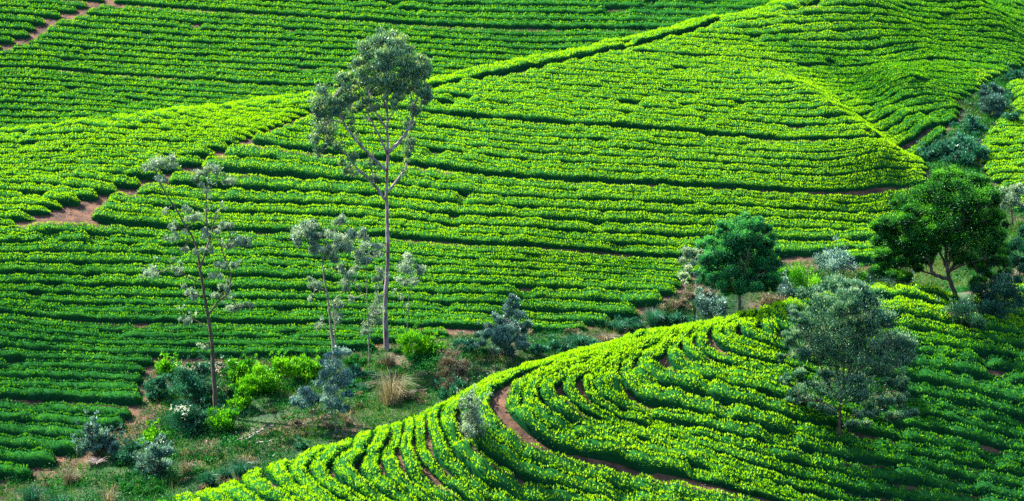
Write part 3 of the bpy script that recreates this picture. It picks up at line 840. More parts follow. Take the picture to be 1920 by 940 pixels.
def tree(name, label, cat, base, layer, trunk, limbs, clumps, bark, leaf, r0, r1, dens=1.0, L=0.15, Wr=0.35, style='spray', tones=(0.45, 0.2), group=None, depth=None, spread=0.30, twig=0.02, dy_lim=1.0, extra=None, y0=None, toplight=0.12):
    bx, by, bz = spot(base[0], base[1], layer)
    if y0 is not None:
        by = y0; bx = float(ray(*base)[0] * by); bz = float(ground(bx, by))
    pxm = F_PX / by                                   # pixels per metre at this tree
    rt = root(name, (bx, by, bz - 0.05), label, cat, group)
    T = Buf()
    tp = lift_line(trunk, by, [0, 0.1]); tp[0] = (bx, by, bz - 0.15)
    tube(T, wobble(tp, max(6, len(trunk) * 4), r0 * 0.10), r0, r1, 9, 0.8)
    T.build('trunk', bark, rt, smooth=True, parent_loc=(bx, by, bz - 0.05))
    nodes = [wobble(tp, 30, 0)[6:]]
    Lb = Buf(); any_l = False; tips = []
    for i, lb in enumerate(limbs):
        px, ra, rb = lb[0], lb[1], lb[2]
        dy = lb[3] if len(lb) > 3 else RNG.uniform(-1, 1) * dy_lim * abs(px[-1][0] - px[0][0]) / pxm * 0.8
        lp = lift_line(px, by, [0, dy * 0.5, dy])
        q = wobble(lp, max(6, len(px) * 5), ra * 0.25); tube(Lb, q, ra * 1.25, rb * 1.5, 6); nodes.append(q); any_l = True
    for q in nodes[1:]:
        Lq = float(np.linalg.norm(q[-1] - q[0]))
        for _ in range(int(min(9, 2 + Lq * 2.2))):
            a = q[RNG.integers(len(q) // 4, len(q))]
            g = unit(unit(q[-1] - q[0]) * 0.6 + rand_dirs(1)[0] * 0.9 + np.array([0, 0, 0.45])) * RNG.uniform(0.25, 0.6) * min(1.6, Lq)
            tube(Lb, wobble([a, a + g * 0.5 + np.array([0, 0, 0.03]), a + g], 5, 0.015), twig * 1.1, twig * 0.35, 4)
            tips.append(a + g)
    C = Buf()
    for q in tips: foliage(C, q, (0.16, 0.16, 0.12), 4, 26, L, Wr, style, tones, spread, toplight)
    CN = np.concatenate(nodes)
    for cl in clumps:
        u, v, ru, rv = cl[:4]
        rx, rz = ru / pxm, rv / pxm
        dy = cl[4] if len(cl) > 4 else RNG.uniform(-1, 1) * dy_lim * (depth or 1.0) * rx * 1.3
        c = np.array([float(q) for q in at_dist(u, v, by + dy)])
        n = int(dens * (cl[5] if len(cl) > 5 else 1.0) * ru * rv * 8.0 * DET * (0.13 / L) ** 1.2)
        ns = max(4, int(ru * rv / (80 if cat in ('shrub', 'sapling', 'bush') else 45)))
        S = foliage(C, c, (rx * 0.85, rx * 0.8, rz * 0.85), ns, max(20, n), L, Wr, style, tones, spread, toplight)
        k = np.linalg.norm(CN - c, axis=1).argmin(); a = CN[k]
        mid = (a + c) / 2 + np.array([0, 0, -0.04 * np.linalg.norm(c - a)])
        tube(Lb, wobble([a, mid, c], 6, 0.02), twig * 1.5, twig * 0.6, 4); any_l = True
        for sct in S[:: max(1, len(S) // 6)]:
            tube(Lb, [c * 0.6 + a * 0.4, (c + sct) / 2, sct], twig * 0.7, twig * 0.3, 3)
    if any_l: Lb.build('branches', bark, rt, smooth=True, parent_loc=(bx, by, bz - 0.05))
    C.build('crown', leaf, rt, parent_loc=(bx, by, bz - 0.05))
    if extra: extra(rt, (bx, by, bz - 0.05), pxm)
    return rt

# 1. the tall gum
tree('gum_tree', 'tall slender gum tree with bare pale trunk, the tallest tree in view', 'tree', (725, 657), 'mid',
 [(725,657),(722,600),(723,550),(727,500),(727,430),(725,380),(724,350),(727,300),(727,260),(726,200),(723,150),(722,100)],
 [([(729,357),(746,337),(761,315),(765,290)],0.07,0.03,0.6),([(728,286),(750,266),(772,233),(777,202),(786,172)],0.10,0.03,-0.7),
  ([(722,375),(700,345),(672,318),(645,285),(622,262)],0.08,0.02,0.8),([(723,320),(701,299),(672,269),(642,228),(625,184)],0.09,0.03,-0.9),
  ([(726,290),(709,251),(694,221),(683,195),(672,165)],0.07,0.02,0.9),([(727,245),(709,217),(698,202),(690,170)],0.06,0.02,-0.6),([(726,216),(720,191),(709,160)],0.05,0.02,0.5),
  ([(690,335),(668,318),(650,312)],0.03,0.012),([(712,358),(700,340),(697,308)],0.03,0.012),([(726,230),(740,205),(742,180)],0.04,0.015),([(776,205),(770,180),(760,150)],0.04,0.015),([(776,215),(795,190),(800,165)],0.04,0.015),([(642,228),(618,225),(605,240)],0.03,0.012),([(765,292),(774,275),(771,262)],0.03,0.012)],
 [(722,70,24,20),(700,92,26,26),(745,92,26,24),(722,110,30,26),(678,120,22,26),(712,140,32,24),(758,118,26,28),(785,128,20,32),(650,148,18,20),(798,158,13,26),(690,160,28,22),(738,158,28,24),(770,160,22,20),(655,178,18,26),(608,190,24,28),(600,215,16,22),(626,205,18,20),(632,170,12,14),(668,205,14,16),(640,210,12,18),(608,236,24,24),(600,262,19,20),(618,268,14,14),(622,252,12,14),(744,188,18,16),(716,176,18,14),(768,266,14,18),(762,290,10,14),(649,316,14,12),(668,296,15,11),(698,304,12,9),(703,338,11,11),(640,306,9,8),(786,172,14,14),(700,205,10,10),(795,182,12,18),(780,205,13,16),(772,235,12,18),(600,288,12,12),(630,275,10,12),(690,190,16,14),(660,230,10,12)],
 GUM_BARK, GUM_LEAF, 0.20, 0.04, dens=0.9, L=0.18, Wr=0.34, style='droop', tones=(0.38, 0.2), spread=0.38, toplight=0.28)
# 2. the gum at the left, thin and open
tree('gum_tree', 'thin leaning gum tree with sparse pale tufts and dark trunk, at left', 'tree', (405, 783), 'mid',
 [(405,783),(403,740),(400,695),(398,640),(389,590),(381,540),(373,496),(370,462),(351,429),(328,391),(306,357),(293,322)],
 [([(375,501),(387,468),(398,429),(406,395)],0.06,0.025,0.8),([(362,454),(348,449),(334,446)],0.03,0.015,-0.3),([(389,440),(386,385),(388,345),(395,318)],0.04,0.015,-0.6),
  ([(390,592),(406,568),(428,551),(434,518),(423,490),(414,463),(410,430)],0.05,0.02,0.7),([(376,530),(356,523),(334,507)],0.03,0.012,-0.6),([(387,612),(365,600),(340,593)],0.03,0.01,0.6),([(334,507),(300,510),(280,510)],0.015,0.008),([(388,380),(376,360),(373,341)],0.02,0.01),([(400,560),(428,550),(445,576)],0.025,0.012),([(414,463),(432,455),(445,451)],0.02,0.01),([(352,430),(325,430)],0.02,0.01),([(395,318),(410,335),(428,344)],0.015,0.01),([(372,560),(360,552)],0.02,0.01)],
 [(290,306,22,11),(310,312,20,10),(322,300,14,7),(272,316,10,6),(395,316,22,8),(380,323,14,7),(373,341,11,11),(428,344,14,6),(364,410,18,11),(352,393,10,6),(320,429,11,6),(323,446,17,6),(409,427,11,10),(445,450,24,9),(430,456,14,8),(462,457,10,6),(279,511,20,7),(330,507,13,6),(350,546,17,12),(366,553,14,11),(395,554,12,8),(445,576,22,7),(468,572,10,6),(382,648,12,9),(312,396,9,5),(370,470,12,8),(396,470,12,9),(425,425,12,12),(412,500,14,10),(345,470,12,8),(400,520,14,9),(385,440,14,9),(350,600,14,7),(420,540,14,8),(300,340,12,9),(440,500,12,8)],
 DARK_BARK, PALE_LEAF, 0.17, 0.03, dens=0.85, L=0.16, Wr=0.32, style='droop', tones=(0.40, 0.22), spread=0.42)
# 3. second thin gum
tree('gum_tree', 'thin gum tree with pale tufted head, left of the tall gum', 'tree', (625, 690), 'mid',
 [(626,690),(625,653),(618,591),(613,548),(606,514),(604,481),(596,455)],
 [([(628,690),(629,640),(627,590),(629,560)],0.05,0.02,0.4),([(605,490),(622,465),(640,455)],0.03,0.012,0.5),([(600,470),(620,440),(640,416)],0.03,0.012,-0.5),([(612,545),(600,540),(592,538)],0.02,0.01),([(598,460),(583,446),(573,435)],0.03,0.012),([(622,620),(608,612),(599,608)],0.02,0.01),([(628,590),(637,572)],0.02,0.01)],
 [(573,433,24,18),(560,452,13,15),(590,424,18,11),(590,448,16,14),(612,440,14,10),(640,413,12,13),(632,447,22,18),(650,462,18,14),(618,468,15,10),(592,536,13,12),(584,528,8,8),(599,607,13,10),(637,572,13,10),(640,500,12,12),(604,468,18,14),(622,485,14,12),(585,470,12,12),(648,540,12,14),(585,560,9,8),(636,600,12,12),(660,440,10,10)],
 GREY_BARK, PALE_LEAF, 0.13, 0.03, dens=1.0, L=0.16, Wr=0.32, style='droop', tones=(0.38, 0.22), spread=0.42, y0=147.0)
# 4. saplings beside the tall gum
tree('gum_sapling', 'wispy grey gum sapling just left of the tall gum trunk', 'sapling', (692, 664), 'mid',
 [(692,664),(690,600),(688,540),(684,480),(683,430)],
 [([(690,600),(705,560),(712,510)],0.025,0.01),([(689,560),(670,540),(654,524)],0.025,0.01),([(690,640),(700,620),(706,590)],0.02,0.01),([(686,500),(700,480)],0.02,0.01)],
 [(683,440,12,16),(676,470,16,16),(690,486,18,16),(706,470,14,16),(654,522,15,16),(664,500,10,12),(712,512,12,14),(706,590,13,24),(712,560,8,14),(685,620,14,12),(660,560,8,8)],
 GREY_BARK, PALE_LEAF, 0.05, 0.015, dens=0.95, L=0.15, Wr=0.3, style='droop', tones=(0.42, 0.2), spread=0.45, y0=147.5)
tree('gum_sapling', 'wispy grey gum sapling just right of the tall gum trunk', 'sapling', (762, 655), 'mid',
 [(762,655),(764,600),(768,540),(770,480)], [([(765,590),(755,560),(752,540)],0.02,0.01),([(767,550),(780,525),(785,510)],0.02,0.01)],
 [(770,484,12,14),(766,505,20,16),(784,508,12,13),(756,525,12,12),(776,528,14,10)],
 GREY_BARK, PALE_LEAF, 0.04, 0.012, dens=1.0, L=0.15, Wr=0.3, style='droop', tones=(0.36, 0.18), spread=0.45, y0=149.0)
# 5. gum saplings below
tree('gum_sapling', 'bushy blue-grey gum sapling with thin stems in the lower gully', 'sapling', (630, 815), 'mid',
 [(630,815),(629,770),(626,720),(625,665)], [([(630,800),(617,760),(612,735)],0.025,0.01),([(629,790),(642,750),(645,720)],0.025,0.01),([(627,740),(612,700)],0.02,0.01),([(627,720),(640,690)],0.02,0.01)],
 [(640,660,18,13),(612,672,12,12),(622,690,22,18),(640,705,20,18),(612,715,18,16),(632,728,24,18),(650,742,14,14),(618,752,20,14),(640,765,14,12)],
 GREY_BARK, BLUE_LEAF, 0.045, 0.015, dens=1.15, L=0.17, Wr=0.3, style='droop', tones=(0.5, 0.25), spread=0.4)
tree('gum_sapling', 'low blue-leaved gum sapling over dry grass, lowest in the gully', 'sapling', (588, 808), 'mid',
 [(588,808),(586,775),(582,740)], [([(587,790),(570,755),(562,745)],0.02,0.01),([(588,780),(600,750)],0.02,0.01)],
 [(582,736,18,13),(562,744,16,12),(600,748,16,13),(583,756,24,12),(552,758,9,8)],
 GREY_BARK, BLUE_LEAF, 0.04, 0.015, dens=1.2, L=0.18, Wr=0.3, style='droop', tones=(0.55, 0.25), spread=0.42)
# 6. silvery bush in the gully
tree('silvery_bush', 'large silvery blue cone-shaped bush on the gully edge', 'bush', (945, 668), 'mid',
 [(945,668),(948,640),(955,600),(962,565)], [([(946,655),(925,630),(915,610)],0.04,0.015),([(946,655),(970,630),(978,610)],0.04,0.015)],
 [(962,562,12,13),(956,582,16,16),(968,590,14,16),(940,598,18,14),(925,610,18,16),(955,612,24,20),(978,615,14,18),(912,630,18,14),(935,636,28,20),(962,640,26,20),(905,646,16,10),(982,640,12,16),(940,655,30,12)],
 DARK_BARK, BLUE_LEAF, 0.08, 0.02, dens=1.5, L=0.15, Wr=0.34, style='up', tones=(0.40, 0.24), spread=0.4, toplight=0.2)
# 7. round wattle
tree('wattle_tree', 'round teal-green tree with short dark trunk on the knoll crest', 'tree', (1386, 588), 'near',
 [(1386,588),(1387,565),(1386,546),(1388,520)],
 [([(1387,556),(1370,535),(1352,520),(1335,510)],0.05,0.02,0.6),([(1387,552),(1404,535),(1425,515),(1445,505)],0.05,0.02,-0.6),([(1387,550),(1376,500),(1365,455)],0.06,0.02,0.7),([(1388,545),(1398,500),(1408,450)],0.06,0.02,-0.7),([(1388,530),(1387,480),(1386,430)],0.05,0.015,0.1),([(1400,538),(1425,540),(1442,545)],0.03,0.012,0.5),([(1375,541),(1355,543),(1340,540)],0.03,0.012,-0.5)],
 [(1387,413,18,13),(1418,422,24,18),(1356,430,20,16),(1390,436,34,22),(1440,436,14,14),(1332,462,22,20),(1362,462,28,24),(1403,462,32,24),(1442,460,22,24),(1322,490,18,20),(1352,493,30,26),(1393,492,34,28),(1431,490,28,26),(1455,484,14,22),(1327,514,20,18),(1355,520,26,20),(1392,520,28,18),(1420,520,28,20),(1448,514,16,20),(1442,541,14,10),(1338,535,20,13),(1362,542,28,12),(1415,542,28,12),(1446,530,18,16),(1325,500,20,20),(1388,545,20,8)],
 DARK_BARK, ROUND_LEAF, 0.12, 0.06, dens=2.0, L=0.11, Wr=0.3, style='spray', tones=(0.36, 0.22), spread=0.36, toplight=0.3)
tree('gum_sapling', 'thin silver sapling touching the left side of the round tree', 'sapling', (1309, 600), 'mid',
 [(1309,600),(1307,560),(1305,520),(1303,485)], [([(1306,530),(1290,520),(1283,512)],0.015,0.008),([(1304,500),(1290,490)],0.015,0.008)],
 [(1292,474,18,10),(1310,478,12,10),(1281,488,10,12),(1296,496,14,12),(1284,513,12,8),(1306,520,9,10),(1304,541,10,8),(1284,530,8,6)],
 GREY_BARK, PALE_LEAF, 0.035, 0.012, dens=1.3, L=0.12, Wr=0.4, style='up', tones=(0.45, 0.24), spread=0.4, y0=140.0)
# 8. dark spreading acacia
tree('acacia_tree', 'broad dark green acacia with forked black trunk, largest crown at right', 'tree', (1793, 568), 'near',
 [(1793,568),(1790,548),(1779,522),(1776,505)],
 [([(1780,524),(1764,520),(1751,516),(1742,490),(1720,472),(1700,455)],0.10,0.03,-0.8),([(1777,508),(1774,480),(1771,450),(1768,400)],0.09,0.025,0.4),([(1778,512),(1795,488),(1813,466),(1840,448),(1862,435)],0.08,0.025,0.9),([(1751,516),(1728,508),(1705,500),(1684,498)],0.05,0.015,0.9),([(1778,510),(1808,495),(1835,488),(1862,480)],0.06,0.02,-0.9),([(1777,506),(1760,470),(1745,430),(1738,400)],0.07,0.02,1.2),([(1777,500),(1790,455),(1805,410),(1815,370)],0.07,0.02,-1.1),([(1745,495),(1715,490),(1690,470),(1668,455)],0.05,0.015,0.3),([(1773,480),(1782,430),(1787,380)],0.05,0.015,-0.4),([(1744,500),(1722,485),(1700,484)],0.03,0.012),([(1796,487),(1800,455),(1803,430)],0.04,0.015)],
 [(1768,395,92,58,0,0.06),(1765,450,112,38,0.4,0.06),(1840,440,50,60,-0.5,0.06),(1745,375,24,18),(1805,385,28,20),(1700,450,24,16),(1790,450,26,18),(1740,465,24,14),(1668,436,20,16),(1885,470,14,16),(1660,500,18,12),(1790,322,18,12),(1768,336,28,16),(1811,338,28,18),(1840,348,20,18),(1742,360,28,20),(1783,362,38,22),(1825,371,38,24),(1857,373,18,22),(1694,388,26,20),(1732,395,36,24),(1783,402,40,26),(1832,406,38,26),(1870,415,18,22),(1652,418,20,16),(1682,427,28,20),(1723,430,32,20),(1769,437,30,16),(1818,430,30,18),(1860,437,24,18),(1650,452,22,18),(1679,460,28,18),(1716,462,24,16),(1846,464,30,18),(1876,455,16,20),(1655,482,22,14),(1690,492,24,12),(1846,490,30,16),(1828,500,22,12),(1683,513,26,12),(1876,487,18,16),(1652,502,18,12),(1715,452,34,24),(1700,410,30,22),(1760,410,40,24),(1810,440,34,18),(1720,500,22,10),(1668,470,24,18),(1858,515,22,10),(1650,512,20,9),(1700,520,20,8),(1835,522,20,9),(1880,510,14,12),(1738,480,26,12),(1800,480,28,12),(1668,500,24,12),(1720,478,24,14)],
 DARK_BARK, ACACIA_LEAF, 0.17, 0.10, dens=2.1, L=0.11, Wr=0.36, style='spray', tones=(0.26, 0.2), spread=0.40, toplight=0.34, dy_lim=1.3)
# 9. feathery tree among the near tea
tree('feathery_tree', 'feathery grey-green tree growing among near tea hedges at lower right', 'tree', (1572, 830), 'near',
 [(1572,830),(1574,800),(1576,758),(1580,735),(1584,715)],
 [([(1577,752),(1570,700),(1563,655),(1550,620),(1540,590)],0.05,0.015,0.5),([(1583,722),(1581,690),(1584,640),(1587,590),(1590,555)],0.06,0.015,-0.4),([(1582,728),(1597,681),(1608,640),(1616,600),(1622,570)],0.05,0.015,0.7),([(1585,718),(1620,685),(1647,655),(1672,640)],0.05,0.015,-0.6),([(1576,755),(1552,720),(1536,681),(1517,640),(1500,620)],0.05,0.015,-0.7),([(1577,760),(1605,745),(1639,741),(1670,735)],0.03,0.01,0.6),([(1580,735),(1560,700),(1545,650)],0.04,0.012,0.9),([(1575,775),(1545,755),(1500,750)],0.025,0.01,-0.6),([(1583,725),(1600,690),(1630,665),(1660,670)],0.03,0.01,0.9),([(1575,785),(1600,778),(1640,782)],0.025,0.01,0.4)],
 [(1580,585,92,52,0,0.10),(1610,645,105,36,0.3,0.10),(1520,625,44,52,-0.3,0.10),(1668,660,52,46,0,0.10),(1580,720,85,26,0,0.10),(1560,655,28,14),(1600,645,22,12),(1545,700,24,10),(1650,700,26,10),(1590,580,30,14),(1550,630,22,12),(1640,590,22,12),(1500,595,18,14),(1470,670,12,10),(1500,738,26,14),(1530,758,26,11),(1640,762,32,12),(1682,750,30,15),(1600,795,26,8),(1706,775,20,12),(1478,715,20,11),(1560,770,22,9),(1545,735,22,11),(1615,735,26,11),(1610,710,22,8),(1566,530,34,13),(1600,535,24,12),(1520,553,26,12),(1612,548,26,14),(1585,559,32,14),(1545,565,26,13),(1492,586,18,16),(1536,593,32,16),(1631,567,22,14),(1654,601,28,16),(1601,601,28,14),(1570,612,24,12),(1480,634,20,18),(1517,628,26,14),(1683,640,32,20),(1631,624,24,14),(1706,668,22,14),(1500,662,26,14),(1536,664,22,12),(1677,679,26,12),(1650,650,24,12),(1624,681,20,9),(1492,702,20,8),(1700,725,26,12),(1536,720,22,7),(1486,754,16,6),(1654,752,22,8),(1686,783,24,8),(1612,776,22,7),(1560,740,12,6),(1670,715,16,8),(1510,740,14,6)],
 DARK_BARK, FEATHER_LEAF, 0.10, 0.05, dens=1.9, L=0.11, Wr=0.34, style='up', tones=(0.46, 0.24), spread=0.36, toplight=0.28, dy_lim=1.2)
# 10. right edge trees
tree('dark_bush', 'dome-shaped dark bush with grey top in the upper gully', 'bush', (1857, 222), 'mid',
 [(1857,222),(1856,195),(1855,172)], [([(1857,212),(1845,190)],0.03,0.01),([(1857,212),(1868,190)],0.03,0.01)],
 [(1856,166,14,11),(1846,180,15,15),(1866,182,16,16),(1856,190,20,18),(1842,200,12,14),(1872,202,13,14),(1857,208,22,12)],
 DARK_BARK, BLUE_LEAF, 0.08, 0.02, dens=1.8, L=0.19, Wr=0.3, style='up', tones=(0.10, 0.16), spread=0.4, toplight=0.16)
tree('grey_tree', 'small grey-leaved tree with bare stem at the right edge', 'tree', (1898, 425), 'mid',
 [(1898,425),(1897,400),(1896,375)], [([(1897,400),(1884,370)],0.03,0.01),([(1897,400),(1910,365)],0.03,0.01)],
 [(1884,356,14,14),(1900,350,16,12),(1912,362,14,14),(1893,374,20,14),(1908,385,14,12),(1880,385,8,10)],
 DARK_BARK, PALE_LEAF, 0.09, 0.04, dens=1.1, L=0.18, Wr=0.35, style='up', tones=(0.32, 0.22), spread=0.4)
tree('evergreen_shrub', 'dark green upright shrub on the right edge behind the acacia', 'shrub', (1912, 520), 'mid',
 [(1912,520),(1912,480),(1912,440)], [], [(1912,438,12,16),(1905,458,14,16),(1918,462,14,18),(1908,485,16,18),(1920,495,14,18)],
 DARK_BARK, TEAL_LEAF, 0.06, 0.02, dens=1.5, L=0.16, Wr=0.35, style='up', tones=(0.22, 0.2), spread=0.4)

def shrub(name, label, base, layer, clumps, leaf, dens=1.4, L=0.14, Wr=0.42, style='up', tones=(0.45, 0.22), cat='shrub', group=None, bark=None, y0=None, extra=None, spread=0.55):
    u, v = base; top = min(c[1] for c in clumps)
    clumps = [(c[0], c[1], c[2] * 1.18, c[3] * 1.15) + tuple(c[4:]) for c in clumps]
    return tree(name, label, cat, base, layer, [(u, v), (u + 1, (v + top) / 2), (u, top + 4)], [([(u, v), (0.6 * c[0] + 0.4 * u, (c[1] + v) / 2), (c[0] + (c[0] - u) * 0.35, c[1] - c[3] * 0.95)], 0.014, 0.006) for c in clumps], clumps, bark or DARK_BARK, leaf, 0.03, 0.012, dens * 0.55, L, Wr, style, tones, group, spread=spread, twig=0.012, y0=y0, extra=extra, toplight=0.2)

def blooms(pts, mat, name='flowers'):
    def f(rt, loc, pxm):
        b = Buf()
        for u, v, ru, rv, n in pts:
            c = np.array([float(q) for q in at_dist(u, v, loc[1] - 0.5)])
            P = c + RNG.normal(size=(n, 3)) * np.array([ru, ru * 0.6, rv]) / pxm * 0.6
            for k in range(3): leaf_cards(b, P + RNG.normal(size=P.shape) * 0.03, rand_dirs(n), rand_dirs(n), 0.11, 0.09, RNG.random(n))
        b.build(name, mat, rt, parent_loc=loc)
    return f

G_BR = 'bright green shrubs at the edge of the lower slope'
shrub('flowering_shrub', 'dark teal shrub with a spray of white flowers, in the gully', (352, 812), 'mid', [(345,775,22,14),(365,785,26,18),(340,795,22,14),(385,798,24,16),(360,803,30,12)], TEAL_LEAF, tones=(0.25, 0.2), extra=blooms([(337,766,14,6,34),(345,776,10,8,18)], PETAL))
shrub('blossoming_shrub', 'teal shrub with pinkish pale blossom on top behind the thin gum', (358, 752), 'mid', [(345,700,20,14),(370,692,18,12),(400,690,16,12),(350,722,28,16),(385,720,26,18),(365,740,34,14)], TEAL_LEAF, dens=1.4, tones=(0.42, 0.22), extra=blooms([(345,694,16,8,40),(408,686,14,10,34),(372,688,10,6,16)], PINK))
shrub('leafy_shrub', 'teal shrub with light rosette beside the red earth track', (292, 748), 'mid', [(288,732,14,11),(300,722,14,12),(312,735,14,12),(284,742,10,6)], TEAL_LEAF, tones=(0.5, 0.24), L=0.18)
shrub('leafy_shrub', 'bright green shrub at the notch of the tea rows by the track', (318, 712), 'mid', [(314,684,16,11),(326,692,14,11),(312,698,16,9)], SHRUB_LEAF, group=G_BR, tones=(0.5, 0.22), L=0.18)
shrub('leafy_shrub', 'bright green shrub below tea hedge, right beside the leaning gum trunk', (452, 712), 'mid', [(446,684,16,10),(462,690,16,12),(440,698,14,10)], SHRUB_LEAF, group=G_BR, tones=(0.45, 0.22), L=0.18)
shrub('leafy_shrub', 'widest bright green shrub below the tea, between leaning gum and pale gum', (490, 740), 'mid', [(478,705,22,13),(500,712,20,14),(468,722,18,12),(490,728,26,12)], SHRUB_LEAF, group=G_BR, tones=(0.6, 0.22), L=0.18)
shrub('leafy_shrub', 'bright yellow-green shrub touching tea, third one left of the tall gum', (535, 712), 'mid', [(528,686,16,13),(545,692,16,12),(532,702,18,8)], SHRUB_LEAF, group=G_BR, tones=(0.62, 0.22), L=0.18)
shrub('leafy_shrub', 'bright yellow-green shrub touching the thin pale gum from the left', (578, 712), 'mid', [(568,684,17,12),(588,686,16,12),(578,700,22,9)], SHRUB_LEAF, group=G_BR, tones=(0.66, 0.22), L=0.18)
shrub('leafy_shrub', 'fresh green shrub directly right of the tall gum base', (785, 668), 'mid', [(768,638,18,13),(790,640,20,14),(808,646,14,10),(780,654,26,10)], SHRUB_LEAF, group=G_BR, tones=(0.62, 0.22), L=0.18)
shrub('leafy_shrub', 'small green shrub just right of the leaning gum base', (452, 775), 'mid', [(450,742,11,14),(456,758,14,12),(440,765,12,8)], SHRUB_LEAF, group=G_BR, tones=(0.5, 0.22), L=0.18)
shrub('leafy_shrub', 'low green shrub in front of the leaning gum, lower gully', (408, 808), 'mid', [(405,782,18,10),(428,788,16,12),(410,796,24,8)], SHRUB_LEAF, group=G_BR, tones=(0.42, 0.22), L=0.18)
shrub('leafy_shrub', 'yellow-green shrub on the earth track, lowest bright one', (285, 832), 'mid', [(278,812,14,9),(294,816,14,9),(284,823,20,7)], SHRUB_LEAF, group=G_BR, tones=(0.55, 0.22), L=0.18)
shrub('dark_sapling', 'dark blue spotted sapling against the lowest left tea rows', (178, 862), 'mid', [(172,798,10,14),(168,818,17,14),(184,822,14,14),(206,820,12,12),(160,838,14,9),(184,838,20,10),(212,838,12,9)], BLUE_LEAF, tones=(0.32, 0.26), L=0.19, cat='sapling')
shrub('speckled_shrub', 'grey-green speckled shrub low in the left gully', (290, 900), 'mid', [(282,850,18,14),(304,846,16,12),(275,868,20,14),(300,868,20,14),(286,884,24,10)], BLUE_LEAF, tones=(0.4, 0.26), dens=1.1, L=0.17)
shrub('speckled_shrub', 'teal shrub beside the earth track behind the dead umbrella shrub', (240, 870), 'mid', [(238,845,14,12),(248,838,12,10),(230,856,16,10)], TEAL_LEAF, tones=(0.3, 0.22))
shrub('twiggy_shrub', 'purple-grey twiggy shrub standing at the knoll edge', (847, 742), 'mid', [(848,668,14,12),(838,682,14,14),(860,684,16,16),(850,700,20,14),(842,716,14,12),(860,712,10,10)], DRY_LEAF, tones=(0.3, 0.25), dens=1.1, L=0.12, Wr=0.25, bark=GREY_BARK)
shrub('leafy_shrub', 'dark leafy shrub on the knoll edge below the twiggy shrub', (838, 760), 'mid', [(830,738,12,10),(848,733,12,10),(868,720,14,8),(852,745,16,7)], TEAL_LEAF, tones=(0.3, 0.24), y0=118.0)
shrub('gum_sapling', 'wispy little gum sapling among tea hedges on the near knoll', (884, 842), 'near', [(884,742,9,8),(876,758,12,10),(892,764,13,11),(880,780,17,12),(896,786,13,12),(874,798,14,10),(892,806,14,10)], PALE_LEAF, tones=(0.3, 0.25), dens=0.75, L=0.13, Wr=0.3, cat='sapling', style='droop')
shrub('grey_shrub', 'blue-grey shrub with open top behind the feathery tree', (1562, 532), 'mid', [(1560,474,14,10),(1545,488,16,12),(1576,488,18,12),(1562,500,26,14),(1590,502,12,10)], BLUE_LEAF, tones=(0.38, 0.26), L=0.16)
G_GU = 'mixed shrubs between round tree and acacia'
shrub('leafy_shrub', 'yellow-green shrub beyond the knoll, right of the round tree', (1502, 548), 'mid', [(1498,520,18,12),(1518,528,16,10),(1500,536,18,8)], SHRUB_LEAF, tones=(0.6, 0.22), group=G_GU)
shrub('grey_shrub', 'small dark grey-blue shrub right of the round tree trunk', (1470, 562), 'mid', [(1470,530,12,10),(1464,545,13,11),(1478,548,10,10)], BLUE_LEAF, tones=(0.3, 0.25), group=G_GU)
shrub('grey_shrub', 'purplish low shrub behind the crest right of the round tree', (1452, 582), 'mid', [(1440,566,14,8),(1460,566,16,8),(1448,574,20,6)], DRY_LEAF, tones=(0.32, 0.26), group=G_GU, y0=131.0)
shrub('grey_shrub', 'purplish grey shrub behind the crest left of the round tree trunk', (1335, 600), 'mid', [(1322,566,18,10),(1340,572,16,10),(1330,588,18,8),(1352,580,12,8)], BLUE_LEAF, tones=(0.4, 0.28), group=G_GU, y0=136.0)
shrub('grey_shrub', 'grey shrub beneath the left limbs of the acacia', (1665, 542), 'mid', [(1640,520,16,9),(1665,522,18,10),(1690,528,16,8)], BLUE_LEAF, tones=(0.2, 0.22), group=G_GU)
shrub('leafy_shrub', 'bright shrub between grey shrub and acacia, beyond the knoll', (1622, 545), 'mid', [(1612,520,14,9),(1630,526,12,8),(1615,534,16,6)], SHRUB_LEAF, tones=(0.5, 0.22), group=G_GU)
shrub('dark_bush', 'sprawling dark shrub right of the acacia trunk', (1862, 600), 'near', [(1840,545,20,14),(1868,535,20,16),(1895,530,20,18),(1850,565,24,14),(1885,560,26,16),(1910,555,14,16),(1870,580,26,12)], FEATHER_LEAF, tones=(0.18, 0.2), cat='bush', L=0.13, Wr=0.3)
shrub('dark_bush', 'low dark shrub in the shade below the acacia trunk', (1800, 625), 'near', [(1780,590,20,12),(1805,585,22,14),(1795,605,24,12),(1825,600,18,12)], FEATHER_LEAF, tones=(0.22, 0.22), cat='bush', L=0.13, Wr=0.3)
for i, (u, v, w_, lab, t) in enumerate([
  (1745, 292, 22, 'teal mounded shrub at the foot of the bushy upper gully', 0.5), (1775, 282, 22, 'second teal mounded shrub from left in the upper gully', 0.45), (1806, 272, 20, 'teal mounded shrub in the middle of the upper gully', 0.55),
  (1800, 300, 22, 'teal mounded shrub just above the acacia crown', 0.4), (1835, 288, 16, 'teal mounded shrub against the right-hand tea field', 0.4), (1820, 235, 14, 'teal shrub left below the dome-shaped dark bush', 0.4), (1895, 225, 14, 'teal shrub right below the dome-shaped dark bush', 0.35), (1905, 148, 16, 'teal shrub at the top end of the upper gully', 0.35), (1880, 330 - 130, 12, 'teal shrub hard right of the dome-shaped dark bush', 0.25)]):
    shrub('mounded_shrub', lab, (u, v + 12), 'mid', [(u - w_ * 0.5, v - 4, w_ * 0.6, 9), (u + w_ * 0.5, v - 2, w_ * 0.6, 9), (u, v - 8, w_ * 0.7, 9), (u, v + 3, w_, 7)], TEAL_LEAF, group='teal shrubs filling the upper gully', tones=(t, 0.22), L=0.2)
